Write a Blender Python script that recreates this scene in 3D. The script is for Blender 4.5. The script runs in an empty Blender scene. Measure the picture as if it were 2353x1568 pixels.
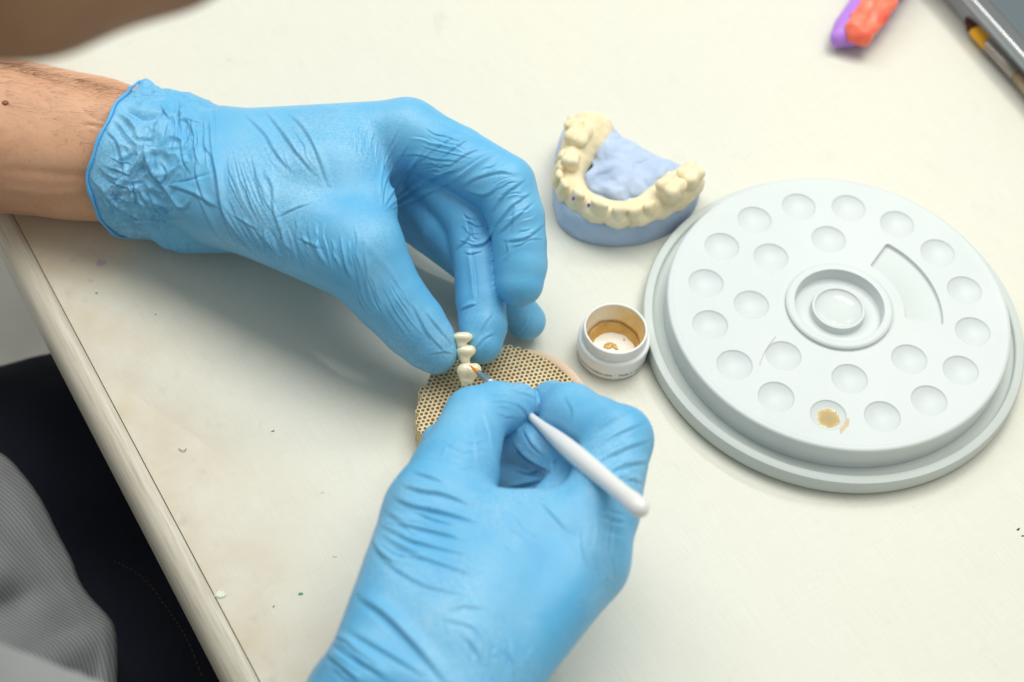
import bpy, bmesh, math, random
import numpy as np
from mathutils import Vector, Matrix, noise
from mathutils.bvhtree import BVHTree

random.seed(7); rng = np.random.default_rng(7)
SC = bpy.context.scene
COL = SC.collection
CM = 0.01                                   # everything below is modelled in centimetres

# ------------------------------------------------------------------ camera
FPX, PITCH, ROLL = 4283.49, 0.6464, 0.1032  # solved from the ring of palette wells
CAM = np.array([-13.88, -50.77, 64.42])
def _rx(a): c, s = math.cos(a), math.sin(a); return np.array([[1,0,0],[0,c,-s],[0,s,c]])
def _rz(a): c, s = math.cos(a), math.sin(a); return np.array([[c,-s,0],[s,c,0],[0,0,1]])
RM = _rx(PITCH) @ _rz(ROLL)
cd = bpy.data.cameras.new('camera'); cam = bpy.data.objects.new('camera', cd); COL.objects.link(cam)
cd.sensor_width = 36.0; cd.lens = FPX/2353*36.0
cd.clip_start = 0.02; cd.clip_end = 50
cam.matrix_world = Matrix([[*RM[0], CAM[0]*CM], [*RM[1], CAM[1]*CM], [*RM[2], CAM[2]*CM], [0,0,0,1]])
cd.dof.use_dof = True; cd.dof.focus_distance = 0.762; cd.dof.aperture_fstop = 7.0
SC.camera = cam

# ------------------------------------------------------------------ light
W = bpy.data.worlds.new('World'); SC.world = W; W.use_nodes = True
bg = W.node_tree.nodes['Background']
bg.inputs[0].default_value = (0.985, 1.0, 0.965, 1); bg.inputs[1].default_value = 0.45
def area(name, loc, target, sx, sy, energy, col=(1,1,1), spread=math.pi):
    l = bpy.data.lights.new(name, 'AREA'); l.shape = 'RECTANGLE'; l.size = sx*CM; l.size_y = sy*CM
    l.energy = energy; l.color = col; l.spread = spread
    o = bpy.data.objects.new(name, l); COL.objects.link(o)
    o.location = [v*CM for v in loc]
    d = Vector(target) - Vector(loc)
    o.rotation_euler = d.to_track_quat('-Z', 'Y').to_euler()
    return o
area('ceiling_panel_lamp', (12, 36, 150), (-8, 0, 0), 130, 80, 16.0, (1.0, 0.99, 0.935))
area('left_back_lamp', (-75, 65, 120), (-20, 0, 0), 60, 60, 5.5, (0.98, 0.99, 1.0))  # unseen soft square lamp at the back left
# bench lamp: a bar of small LEDs over the back of the bench
bx, by, bz = 13.0, 40.0, 60.0
for i in range(8):
    t = (i-3.5)/3.5
    area('led_bench_lamp', (bx+t*8.5, by-t*5.5, bz), (bx+t*8.5-8, by-t*5.5-25, 0), 1.7, 0.5, 0.13, (1.0, 0.97, 0.92))
SC.view_settings.view_transform = 'Standard'; SC.view_settings.look = 'None'
SC.view_settings.exposure = 0.06; SC.view_settings.gamma = 1.0
SC.cycles.max_bounces = 8; SC.cycles.diffuse_bounces = 4; SC.cycles.glossy_bounces = 4
SC.cycles.transmission_bounces = 6; SC.cycles.caustics_reflective = False; SC.cycles.caustics_refractive = False
try:
    SC.cycles.use_denoising = True
except Exception: pass

# ------------------------------------------------------------------ helpers
def ray(x, y): return RM @ np.array([(x-1176.5)/FPX, (784-y)/FPX, -1.0])
def P(x, y, z):
    """the place at height z (cm) that a point of the survey sheet stands for"""
    d = ray(x, y); return CAM + d*(z-CAM[2])/d[2]
def depth(p): return -((np.asarray(p)-CAM) @ RM)[2]
def N(x, y, z, r):
    p = P(x, y, z); return (p, r*depth(p)/FPX)
def mesh(name, verts, faces, mat=None, parent=None, smooth=True):
    me = bpy.data.meshes.new(name)
    me.from_pydata((np.asarray(verts, float)*CM).tolist(), [], [list(map(int, f)) for f in faces])
    return link(name, me, mat, parent, smooth)
def link(name, me, mat=None, parent=None, smooth=True):
    if mat: me.materials.append(mat)
    if smooth: me.polygons.foreach_set('use_smooth', np.ones(len(me.polygons), bool))
    o = bpy.data.objects.new(name, me); COL.objects.link(o)
    if parent: put(o, parent)
    return o
def put(o, parent):
    o.parent = parent
    m = Matrix.Identity(4); q = parent; chain = []
    while q: chain.append(q); q = q.parent
    for q in reversed(chain):
        m = m @ q.matrix_parent_inverse @ Matrix.LocRotScale(q.location, q.rotation_euler, q.scale)
    o.matrix_parent_inverse = m.inverted()
def tag(o, label=None, cat=None, group=None, kind=None):
    if label: o['label'] = label
    if cat: o['category'] = cat
    if group: o['group'] = group
    if kind: o['kind'] = kind
    return o
def thing(name, loc, label, cat, group=None):
    o = bpy.data.objects.new(name, None); COL.objects.link(o); o.location = [v*CM for v in loc]
    o.empty_display_size = 0.01
    return tag(o, label, cat, group or ('flecks and crumbs on the bench' if cat in ('fleck', 'crumb') else None))
def sharp(o, deg=35):
    me = o.data
    bm = bmesh.new(); bm.from_mesh(me)
    for e in bm.edges:
        if len(e.link_faces) == 2 and e.calc_face_angle(0) > math.radians(deg): e.smooth = False
    bm.to_mesh(me); bm.free()
    return o
def lathe(name, prof, n, mat, parent, c=(0,0), cap0=False, cap1=False):
    a = np.arange(n)*2*math.pi/n; V = []; F = []
    for r, z in prof: V += [(c[0]+r*math.cos(t), c[1]+r*math.sin(t), z) for t in a]
    for i in range(len(prof)-1):
        for k in range(n): F.append((i*n+k, i*n+(k+1)%n, (i+1)*n+(k+1)%n, (i+1)*n+k))
    if cap0: F.append(tuple(range(n))[::-1])
    if cap1: F.append(tuple((len(prof)-1)*n+k for k in range(n)))
    return sharp(mesh(name, V, F, mat, parent))
def frames(pts):
    pts = np.asarray(pts, float); T = np.gradient(pts, axis=0); T /= np.linalg.norm(T, axis=1)[:,None]+1e-12
    u = np.cross(T[0], (0,0,1.0)); 
    if np.linalg.norm(u) < 1e-3: u = np.array([1.0,0,0])
    U = []
    for t in T:
        u = u - t*(u@t); u = u/np.linalg.norm(u); U.append(u)
    U = np.array(U); return T, U, np.cross(T, U)
def tube_vf(pts, rad, n=12, closed=False, sx=1.0):
    pts = np.asarray(pts, float); m = len(pts); rad = np.broadcast_to(np.asarray(rad, float), (m,))
    if closed:
        T = np.roll(pts, -1, 0)-np.roll(pts, 1, 0); T /= np.linalg.norm(T, axis=1)[:,None]
        c = pts.mean(0); U = pts-c; U -= T*np.sum(U*T, 1)[:,None]; U /= np.linalg.norm(U, axis=1)[:,None]; B = np.cross(T, U)
    else: T, U, B = frames(pts)
    a = np.arange(n)*2*math.pi/n
    V = (pts[:,None,:] + rad[:,None,None]*(np.cos(a)[None,:,None]*U[:,None,:]*sx + np.sin(a)[None,:,None]*B[:,None,:])).reshape(-1, 3)
    F = []
    for i in range(m if closed else m-1):
        j = (i+1) % m
        for k in range(n): F.append((i*n+k, i*n+(k+1)%n, j*n+(k+1)%n, j*n+k))
    if not closed: F.append(tuple(range(n))[::-1]); F.append(tuple((m-1)*n+k for k in range(n)))
    return V, F
def join_vf(parts):
    V = []; F = []; o = 0
    for v, f in parts:
        v = np.asarray(v); V.append(v); F += [tuple(i+o for i in q) for q in f]; o += len(v)
    return np.concatenate(V), F
def spline(pts, n=40):
    pts = np.asarray(pts, float); p = np.vstack([2*pts[0]-pts[1], pts, 2*pts[-1]-pts[-2]]); out = []
    m = len(pts)-1
    for s in np.linspace(0, m, n):
        i = min(int(s), m-1); t = s-i; a, b, c, d = p[i], p[i+1], p[i+2], p[i+3]
        out.append(0.5*((2*b)+(-a+c)*t+(2*a-5*b+4*c-d)*t*t+(-a+3*b-3*c+d)*t**3))
    return np.array(out)

# ---- materials
def mat(name, base, rough=0.5, spec=0.5, sss=0.0, sss_r=(1,.6,.4), sss_s=0.003, coat=0.0, metal=0.0, trans=0.0, ior=1.45):
    m = bpy.data.materials.new(name); m.use_nodes = True
    b = m.node_tree.nodes['Principled BSDF']
    b.inputs['Base Color'].default_value = (*base, 1); b.inputs['Roughness'].default_value = rough
    b.inputs['Specular IOR Level'].default_value = spec; b.inputs['Metallic'].default_value = metal
    b.inputs['IOR'].default_value = ior
    if sss: b.inputs['Subsurface Weight'].default_value = sss; b.inputs['Subsurface Radius'].default_value = sss_r; b.inputs['Subsurface Scale'].default_value = sss_s
    if coat: b.inputs['Coat Weight'].default_value = coat; b.inputs['Coat Roughness'].default_value = 0.08
    if trans: b.inputs['Transmission Weight'].default_value = trans
    return m
def nd(m, t, **kw):
    n = m.node_tree.nodes.new(t)
    for k, v in kw.items():
        if hasattr(n, k): setattr(n, k, v)
        else: n.inputs[k.replace('_', ' ')].default_value = v
    return n
def lk(m, a, b): m.node_tree.links.new(a, b)
def coords(m, scale=(1,1,1), rot=(0,0,0)):
    tc = nd(m, 'ShaderNodeTexCoord'); mp = nd(m, 'ShaderNodeMapping')
    mp.inputs['Scale'].default_value = scale; mp.inputs['Rotation'].default_value = rot
    lk(m, tc.outputs['Object'], mp.inputs['Vector']); return mp.outputs['Vector']
def noise_tex(m, vec, scale, detail=4, rough=0.55, dist=0.0):
    n = nd(m, 'ShaderNodeTexNoise'); n.inputs['Scale'].default_value = scale; n.inputs['Detail'].default_value = detail
    n.inputs['Roughness'].default_value = rough; n.inputs['Distortion'].default_value = dist
    lk(m, vec, n.inputs['Vector']); return n.outputs['Fac']
def ramp(m, fac, stops):
    r = nd(m, 'ShaderNodeValToRGB'); e = r.color_ramp.elements
    while len(e) < len(stops): e.new(0.5)
    for i, (p, c) in enumerate(stops):
        e[i].position = p; e[i].color = (*c, 1) if hasattr(c, '__len__') else (c, c, c, 1)
    lk(m, fac, r.inputs['Fac']); return r.outputs['Color']
def mix(m, fac, a, b, mode='MIX'):
    n = nd(m, 'ShaderNodeMix'); n.data_type = 'RGBA'; n.blend_type = mode
    for s, v in ((n.inputs[0], fac), (n.inputs[6], a), (n.inputs[7], b)):
        if hasattr(v, 'links') or hasattr(v, 'is_linked'): lk(m, v, s)
        else: s.default_value = v if not hasattr(v, '__len__') else (*v, 1)
    return n.outputs[2]
def bump(m, height, strength=0.3, dist=0.001, prev=None):
    b = nd(m, 'ShaderNodeBump'); b.inputs['Strength'].default_value = strength; b.inputs['Distance'].default_value = dist
    lk(m, height, b.inputs['Height'])
    if prev is not None: lk(m, prev, b.inputs['Normal'])
    return b.outputs['Normal']
def bsdf(m): return m.node_tree.nodes['Principled BSDF']
def setc(m, c): lk(m, c, bsdf(m).inputs['Base Color'])
def setn(m, n): lk(m, n, bsdf(m).inputs['Normal'])
def math_node(m, op, a, b=None, clamp=False):
    n = nd(m, 'ShaderNodeMath'); n.operation = op; n.use_clamp = clamp
    for s, v in ((n.inputs[0], a), (n.inputs[1], b)):
        if v is None: continue
        if hasattr(v, 'is_linked'): lk(m, v, s)
        else: s.default_value = v
    return n.outputs[0]

# ---- distance-field modelling
class Field:
    def __init__(s, lo, hi, h):
        s.lo = np.asarray(lo, float); s.h = h
        s.n = np.ceil((np.asarray(hi)-s.lo)/h).astype(int)+1
        s.ax = [(s.lo[i]+h*np.arange(s.n[i])).astype(np.float32) for i in range(3)]
    def empty(s): return np.full(tuple(s.n), 9.0, np.float32)
    def sub(s, lo, hi):
        a = np.clip(np.floor((np.asarray(lo)-s.lo)/s.h).astype(int), 0, s.n)
        b = np.clip(np.ceil((np.asarray(hi)-s.lo)/s.h).astype(int)+1, 0, s.n)
        return tuple(slice(a[i], b[i]) for i in range(3))
    def xyz(s, sl): return s.ax[0][sl[0]][:,None,None], s.ax[1][sl[1]][None,:,None], s.ax[2][sl[2]][None,None,:]
    def cone(s, D, n0, n1, k=0.2, mg=None):
        (a, ra), (b, rb) = n0, n1; mg = mg or (k+0.5)
        lo = np.minimum(a-ra, b-rb)-mg; hi = np.maximum(a+ra, b+rb)+mg
        sl = s.sub(lo, hi); X, Y, Z = s.xyz(sl)
        ba = (b-a); L = float(ba@ba)+1e-9
        t = np.clip(((X-a[0])*ba[0]+(Y-a[1])*ba[1]+(Z-a[2])*ba[2])/L, 0, 1).astype(np.float32)
        d = np.sqrt((X-a[0]-t*ba[0])**2+(Y-a[1]-t*ba[1])**2+(Z-a[2]-t*ba[2])**2)-(ra+(rb-ra)*t)
        D[sl] = smin(D[sl], d, k)
    def ball(s, D, c, r, R=None, k=0.2):
        r = np.asarray(r, float); R = np.eye(3) if R is None else R; m = r.max()+k+0.5
        sl = s.sub(c-m, c+m); X, Y, Z = s.xyz(sl)
        q = [((X-c[0])*R[0,i]+(Y-c[1])*R[1,i]+(Z-c[2])*R[2,i]) for i in range(3)]
        k0 = np.sqrt((q[0]/r[0])**2+(q[1]/r[1])**2+(q[2]/r[2])**2)
        k1 = np.sqrt((q[0]/r[0]**2)**2+(q[1]/r[1]**2)**2+(q[2]/r[2]**2)**2)
        D[sl] = smin(D[sl], (k0*(k0-1)/(k1+1e-6)).astype(np.float32), k)
    def chain(s, D, nodes, k=0.2):
        for a, b in zip(nodes[:-1], nodes[1:]): s.cone(D, a, b, k)
def smin(a, b, k):
    h = np.maximum(k-np.abs(a-b), 0)/k
    return np.minimum(a, b)-h*h*k*0.25
def smax(a, b, k): return -smin(-a, -b, k)
def nets(D, lo, h):
    s = D < 0; nx, ny, nz = D.shape
    acc = np.zeros((nx-1, ny-1, nz-1, 3), np.float32); cnt = np.zeros((nx-1, ny-1, nz-1), np.float32)
    for ax in range(3):
        sl0 = [slice(None)]*3; sl1 = [slice(None)]*3; sl0[ax] = slice(0, -1); sl1[ax] = slice(1, None)
        a = D[tuple(sl0)]; b = D[tuple(sl1)]; cr = (a < 0) != (b < 0)
        t = np.where(cr, a/np.where(cr, a-b, 1), 0)
        o = [i for i in range(3) if i != ax]
        for d0 in (0, 1):
            for d1 in (0, 1):
                sl = [slice(None)]*3; n = D.shape
                sl[o[0]] = slice(d0, n[o[0]]-1+d0); sl[o[1]] = slice(d1, n[o[1]]-1+d1)
                c = cr[tuple(sl)]; cnt += c
                acc[..., ax] += np.where(c, t[tuple(sl)], 0)
                acc[..., o[0]] += c*d0; acc[..., o[1]] += c*d1
    act = cnt > 0; idx = np.full(act.shape, -1, np.int64); idx[act] = np.arange(act.sum())
    ijk = np.argwhere(act); V = (ijk + acc[act]/cnt[act][:,None])*h + np.asarray(lo)
    F = []
    for ax in range(3):
        o = [(ax+1) % 3, (ax+2) % 3]
        sl0 = [slice(None)]*3; sl1 = [slice(None)]*3; sl0[ax] = slice(0, -1); sl1[ax] = slice(1, None)
        a = s[tuple(sl0)]; b = s[tuple(sl1)]; e = np.argwhere(a != b)
        ok = (e[:,o[0]] > 0) & (e[:,o[1]] > 0) & (e[:,o[0]] < D.shape[o[0]]-1) & (e[:,o[1]] < D.shape[o[1]]-1); e = e[ok]
        q = []
        for d0, d1 in ((1,1),(0,1),(0,0),(1,0)):
            c = e.copy(); c[:,o[0]] -= d0; c[:,o[1]] -= d1; q.append(idx[c[:,0], c[:,1], c[:,2]])
        q = np.stack(q, 1); ins = s[e[:,0], e[:,1], e[:,2]]
        q[~ins] = q[~ins][:, ::-1]; F.append(q)
    return V, np.concatenate(F)
def relax(V, F, it=3, lam=0.5):
    E = np.concatenate([F[:,[i,(i+1)%4]] for i in range(4)]); n = len(V)
    deg = np.bincount(E[:,0], minlength=n)+np.bincount(E[:,1], minlength=n)+1e-9
    for i in range(it):
        S = np.zeros_like(V)
        for c in range(3): S[:,c] = np.bincount(E[:,0], V[E[:,1],c], n)+np.bincount(E[:,1], V[E[:,0],c], n)
        V = V+lam*(S/deg[:,None]-V)
    return V
def qmesh(V, F):
    me = bpy.data.meshes.new('tmp'); me.vertices.add(len(V)); me.vertices.foreach_set('co', np.asarray(V, np.float32).ravel())
    k = F.shape[1]; me.loops.add(F.size); me.loops.foreach_set('vertex_index', F.ravel().astype(np.int32))
    me.polygons.add(len(F)); me.polygons.foreach_set('loop_start', (np.arange(len(F))*k).astype(np.int32))
    me.update(calc_edges=True); me.validate(); return me
def subdivided(V, F, lv=1):
    me = qmesh(V, F); o = bpy.data.objects.new('tmp', me); COL.objects.link(o)
    md = o.modifiers.new('s', 'SUBSURF'); md.levels = md.render_levels = lv
    dg = bpy.context.evaluated_depsgraph_get(); e = o.evaluated_get(dg); m2 = bpy.data.meshes.new_from_object(e)
    bpy.data.objects.remove(o); bpy.data.meshes.remove(me)
    return m2
def getv(me):
    v = np.empty(len(me.vertices)*3, np.float32); me.vertices.foreach_get('co', v)
    n = np.empty(len(me.vertices)*3, np.float32); me.vertex_normals.foreach_get('vector', n)
    return v.reshape(-1,3).astype(float), n.reshape(-1,3).astype(float)
def finish(me, name, mt, parent):
    v = np.empty(len(me.vertices)*3, np.float32); me.vertices.foreach_get('co', v); me.vertices.foreach_set('co', v*CM); me.update()
    me.name = name; return link(name, me, mt, parent)
def noise3(V, f, seed=0.0):
    nz = noise.noise
    return np.array([nz((x*f+seed, y*f+seed*.7, z*f-seed)) for x, y, z in V])
def folds(me, strokes):
    """press raised folds (and creases) into a skin; strokes = (points, width, height, side)"""
    V, Nn = getv(me)
    polys = [tuple(p.vertices) for p in me.polygons]
    bvh = BVHTree.FromPolygons([tuple(v) for v in V], polys)
    disp = np.zeros(len(V)); co = Vector(CAM)
    for pts, w, amp, side in strokes:
        w *= .8; amp *= 1.1
        pts = spline(pts, max(8, int(3+np.sum(np.linalg.norm(np.diff(np.asarray(pts, float), axis=0), axis=1))/5)))
        Q = []
        for x, y in pts:
            h = bvh.ray_cast(co, Vector(ray(x, y)).normalized())
            if h[0] is not None: Q.append((*h[0], *h[1]))
        if len(Q) < 4: continue
        Q = np.array(Q); q = Q[:,:3]; qn = Q[:,3:]
        R = 3.4*w
        m = np.where(np.all((V > q.min(0)-R) & (V < q.max(0)+R), axis=1))[0]
        if not len(m): continue
        v = V[m]; best = np.full(len(m), 1e9); sg = np.zeros(len(m)); tt = np.zeros(len(m))
        for i in range(len(q)-1):
            a, b = q[i], q[i+1]; ab = b-a; L = ab@ab
            if L > 0.36: continue
            t = np.clip((v-a)@ab/(L+1e-9), 0, 1); d = v-(a+t[:,None]*ab); dd = np.sum(d*d, 1)
            c = dd < best; cr = np.cross(ab, qn[i]); cr /= np.linalg.norm(cr)+1e-9
            best[c] = dd[c]; sg[c] = (d@cr)[c]; tt[c] = ((i+t)/(len(q)-1))[c]
        r = np.sqrt(best); ok = (r < R)
        env = np.sin(np.pi*np.clip(tt, 0.02, 0.98))**0.6
        s = np.where(sg >= 0, r, -r)
        if side:
            u = s*side; pr = np.exp(-(u/np.where(u > 0, .62*w, 1.55*w))**2)-0.62*np.exp(-((u-1.15*w)/(.62*w))**2)
        else: pr = np.exp(-(s/w)**2)
        disp[m[ok]] += (amp*env*pr)[ok]
    V2 = V+Nn*disp[:,None]
    me.vertices.foreach_set('co', V2.astype(np.float32).ravel()); me.update()
def sheet(A, B, n, w, amp, jit=0.08, side=1, lo=0.0, hi=1.0, rnd=None):
    """a spread of n folds between two guide lines"""
    r = rnd or random.Random(3); A = spline(A, 7); B = spline(B, 7); out = []
    for i in range(n):
        u = (i+0.5)/n + r.uniform(-jit, jit)/2; t0 = r.uniform(lo, lo+0.35*(hi-lo)); t1 = r.uniform(hi-0.4*(hi-lo), hi)
        if t1-t0 < 0.25: t1 = t0+0.25
        pts = []
        for j in range(5):
            t = t0+(t1-t0)*j/4; k = min(t, 0.999)*6; a = int(k); fr = k-a
            pa = A[a]*(1-fr)+A[min(a+1,6)]*fr; pb = B[a]*(1-fr)+B[min(a+1,6)]*fr
            uu = u+r.uniform(-jit, jit)*0.35
            pts.append(pa*(1-uu)+pb*uu)
        out.append((np.array(pts), .82*w*r.uniform(.7, 1.3), amp*r.uniform(.45, 1.25), side*r.choice((1, 1, 1, -1))))
    return out

# ------------------------------------------------------------------ materials
M_bench = mat('bench_laminate', (.78,.76,.68), 0.36, 0.42)
v = coords(M_bench); vx = coords(M_bench, (260, 9, 1)); vy = coords(M_bench, (16, 420, 1))
grain = noise_tex(M_bench, vx, 5, 3, .6); grain2 = noise_tex(M_bench, vy, 4, 2, .6)
big = noise_tex(M_bench, v, 9, 5, .6); smud = noise_tex(M_bench, v, 55, 4, .65, .6); spots = noise_tex(M_bench, v, 130, 2, .5)
c = ramp(M_bench, grain, [(.25, (.635,.63,.54)), (.75, (.71,.71,.615))])
c = mix(M_bench, .35, c, ramp(M_bench, grain2, [(.3, (.625,.62,.53)), (.7, (.715,.715,.625))]))
c = mix(M_bench, ramp(M_bench, big, [(.35, 0.0), (.75, .35)]), c, (.64,.635,.585))
c = mix(M_bench, ramp(M_bench, smud, [(.62, 0.0), (.80, .30)]), c, (.45,.44,.40))
c = mix(M_bench, ramp(M_bench, spots, [(.73, 0.0), (.79, .30)]), c, (.38,.38,.34))
tc = nd(M_bench, 'ShaderNodeTexCoord'); sx = nd(M_bench, 'ShaderNodeSeparateXYZ'); lk(M_bench, tc.outputs['Object'], sx.inputs[0])
edge = math_node(M_bench, 'MULTIPLY_ADD', sx.outputs[0], -1/0.075, True); 
edge.node.inputs[2].default_value = 1.0; edge.node.use_clamp = True
edge = math_node(M_bench, 'POWER', edge, 1.3)
worn = math_node(M_bench, 'MULTIPLY', edge, ramp(M_bench, noise_tex(M_bench, v, 28, 5, .65), [(.32, .35), (.7, 1.0)]))
c = mix(M_bench, worn, c, (.52,.435,.30))
dirt = math_node(M_bench, 'MULTIPLY', edge, ramp(M_bench, noise_tex(M_bench, v, 75, 4, .6), [(.60, 0.0), (.76, .55)]))
c = mix(M_bench, dirt, c, (.34,.33,.30))
setc(M_bench, c); setn(M_bench, bump(M_bench, grain, .2, .0003))
M_edge = mat('bench_edging', (.66,.62,.50), 0.34, 0.45)
vx = coords(M_edge, (160, 6, 160)); g = noise_tex(M_edge, vx, 6, 4, .65)
c = ramp(M_edge, g, [(.3, (.44,.40,.31)), (.5, (.57,.53,.43)), (.75, (.66,.63,.53))]); setc(M_edge, c); setn(M_edge, bump(M_edge, g, .2, .0004))
M_floor = mat('floor_vinyl', (.62,.61,.57), .5, .4); setc(M_floor, ramp(M_floor, noise_tex(M_floor, coords(M_floor), 14, 4), [(.3, (.56,.55,.51)), (.7, (.66,.65,.61))]))

def glove_material(name, fac=1.0):
    m = mat(name, (.10*fac,.44*fac,.74*fac), 0.39, 0.46, sss=0.02, sss_r=(.3,.7,1.0), sss_s=0.002)
    v = coords(m)
    a = noise_tex(m, v, 38, 4, .55); f = noise_tex(m, v, 900, 3, .6); w = noise_tex(m, coords(m, (1,1,1)), 170, 5, .62, 1.2)
    wv = ramp(m, w, [(.42, 0.0), (.5, 1.0), (.58, 0.0)])
    c = ramp(m, a, [(.3, (.095*fac,.40*fac,.68*fac)), (.7, (.155*fac,.465*fac,.72*fac))])
    pale = math_node(m, 'MULTIPLY', ramp(m, noise_tex(m, v, 24, 3, .5), [(.44, 0.0), (.66, .60)]), ramp(m, f, [(.38, 0.0), (.62, 1.0)]))
    c = mix(m, pale, c, (.32*fac,.56*fac,.71*fac))
    setc(m, c)
    n = bump(m, f, .20, .0003); n = bump(m, wv, .07, .0006, n); n = bump(m, noise_tex(m, v, 60, 3, .5, .8), .10, .003, n); setn(m, n)
    return m
M_glove = glove_material('nitrile_glove')
M_rim = mat('glove_rim', (.10,.42,.78), .42, .45, sss=.1, sss_r=(.3,.7,1.0), sss_s=.002)
M_skin = mat('skin', (.55,.30,.17), .48, .4, sss=.12, sss_r=(1,.35,.2), sss_s=.006)
v = coords(M_skin)
c = ramp(M_skin, noise_tex(M_skin, v, 22, 4, .6), [(.3, (.57,.30,.175)), (.7, (.67,.385,.235))])
c = mix(M_skin, ramp(M_skin, noise_tex(M_skin, v, 60, 4, .6, .8), [(.56, 0.0), (.74, .5)]), c, (.56,.22,.14))
c = mix(M_skin, ramp(M_skin, noise_tex(M_skin, v, 420, 2, .5), [(.62, 0.0), (.76, .4)]), c, (.40,.18,.09))
setc(M_skin, c); n = bump(M_skin, noise_tex(M_skin, v, 700, 3, .6), .22, .0004); setn(M_skin, bump(M_skin, noise_tex(M_skin, coords(M_skin, (1,1,1)), 45, 4, .6), .18, .003, n))
M_mole = mat('mole', (.24,.085,.05), .5)
M_hair = mat('hair', (.15,.09,.05), .45)
M_pal = mat('palette_resin', (.725,.79,.765), .42, .45)
v = coords(M_pal); c = ramp(M_pal, noise_tex(M_pal, v, 26, 4, .6), [(.3, (.58,.63,.625)), (.7, (.615,.665,.66))])
c = mix(M_pal, ramp(M_pal, noise_tex(M_pal, v, 190, 3, .6, .5), [(.70, 0.0), (.80, .30)]), c, (.50,.51,.45))
c = mix(M_pal, ramp(M_pal, noise_tex(M_pal, coords(M_pal, (1,9,1), (0,0,.7)), 120, 3, .6, .3), [(.66, 0.0), (.74, .25)]), c, (.72,.75,.74))
setc(M_pal, c); setn(M_pal, bump(M_pal, noise_tex(M_pal, v, 650, 3), .06, .0003))
M_base = mat('palette_base_resin', (.68,.74,.70), .5, .4)
v = coords(M_base); c = ramp(M_base, noise_tex(M_base, v, 30, 4, .6), [(.3, (.54,.59,.565)), (.7, (.58,.63,.60))])
c = mix(M_base, ramp(M_base, noise_tex(M_base, v, 120, 4, .6, .5), [(.66, 0.0), (.78, .35)]), c, (.50,.51,.43))
setc(M_base, c); setn(M_base, bump(M_base, noise_tex(M_base, v, 500, 3), .08, .0003))
M_water = bpy.data.materials.new('water_film'); M_water.use_nodes = True
_nt = M_water.node_tree; _nt.nodes.remove(_nt.nodes['Principled BSDF']); _tr = _nt.nodes.new('ShaderNodeBsdfTransparent'); _tr.inputs[0].default_value = (.985,.99,.985,1)
_gl = _nt.nodes.new('ShaderNodeBsdfGlossy'); _gl.inputs['Roughness'].default_value = .04; _fr = _nt.nodes.new('ShaderNodeFresnel'); _fr.inputs[0].default_value = 1.33
_mx = _nt.nodes.new('ShaderNodeMixShader'); _ge = _nt.nodes.new('ShaderNodeNewGeometry'); _mu = _nt.nodes.new('ShaderNodeMath'); _mu.operation = 'MULTIPLY'; _su = _nt.nodes.new('ShaderNodeMath'); _su.operation = 'SUBTRACT'; _su.inputs[0].default_value = 1.0
_nt.links.new(_ge.outputs['Backfacing'], _su.inputs[1]); _nt.links.new(_fr.outputs[0], _mu.inputs[0]); _nt.links.new(_su.outputs[0], _mu.inputs[1]); _nt.links.new(_mu.outputs[0], _mx.inputs[0]); _nt.links.new(_tr.outputs[0], _mx.inputs[1]); _nt.links.new(_gl.outputs[0], _mx.inputs[2])
_nt.links.new(_mx.outputs[0], _nt.nodes['Material Output'].inputs['Surface'])
M_plast = mat('jar_plastic', (.80,.81,.80), .30, .5, sss=.08, sss_r=(1,1,1), sss_s=.003)
M_in = mat('jar_inside', (.8,.78,.7), .25, .5)
M_ink = mat('printed_ink', (.03,.05,.07), .5)
M_paste = mat('stain_paste', (.50,.27,.06), .16, .5)
v = coords(M_paste); setc(M_paste, ramp(M_paste, noise_tex(M_paste, v, 180, 4), [(.3, (.48,.27,.07)), (.7, (.66,.42,.13))]))
M_blue = mat('blue_plaster', (.36,.50,.80), .62, .3)
v = coords(M_blue); c = ramp(M_blue, noise_tex(M_blue, v, 55, 5, .6), [(.3, (.38,.49,.68)), (.7, (.50,.61,.79))]); setc(M_blue, c)
setn(M_blue, bump(M_blue, noise_tex(M_blue, v, 260, 4), .4, .0009))
M_cream = mat('cream_plaster', (.80,.66,.40), .5, .35, sss=.1, sss_r=(1,.7,.4), sss_s=.003)
v = coords(M_cream); c = ramp(M_cream, noise_tex(M_cream, v, 90, 5, .6), [(.3, (.74,.62,.38)), (.7, (.87,.78,.55))]); setc(M_cream, c)
setn(M_cream, bump(M_cream, noise_tex(M_cream, v, 300, 4), .35, .0008))
M_tooth = mat('porcelain', (.80,.74,.56), .16, .5, sss=.35, sss_r=(1,.85,.6), sss_s=.004, coat=.9)
v = coords(M_tooth); setc(M_tooth, ramp(M_tooth, noise_tex(M_tooth, v, 120, 3), [(.3, (.80,.71,.47)), (.7, (.84,.77,.57))]))
M_honey = mat('honeycomb_ceramic', (.66,.54,.36), .75, .2)
v = coords(M_honey); c = ramp(M_honey, noise_tex(M_honey, v, 60, 5, .65), [(.3, (.64,.49,.28)), (.5, (.76,.63,.40)), (.72, (.82,.72,.50))])
c = mix(M_honey, ramp(M_honey, noise_tex(M_honey, v, 150, 3), [(.66, 0.0), (.76, .5)]), c, (.38,.30,.22)); setc(M_honey, c)
setn(M_honey, bump(M_honey, noise_tex(M_honey, v, 900, 3), .3, .0006))
M_rimc = mat('tray_rim_ceramic', (.74,.56,.40), .7, .2)
M_handle = mat('white_lacquer', (.74,.75,.73), .22, .5, coat=.3)
M_steel = mat('ferrule_steel', (.60,.60,.59), .36, .5, metal=1.0)
M_brist = mat('orange_bristle', (.80,.26,.02), .45, .4)
M_brist2 = mat('golden_bristle', (.78,.38,.01), .5, .4)
M_dark = mat('dark_bristle', (.07,.022,.012), .6, .3)
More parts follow.
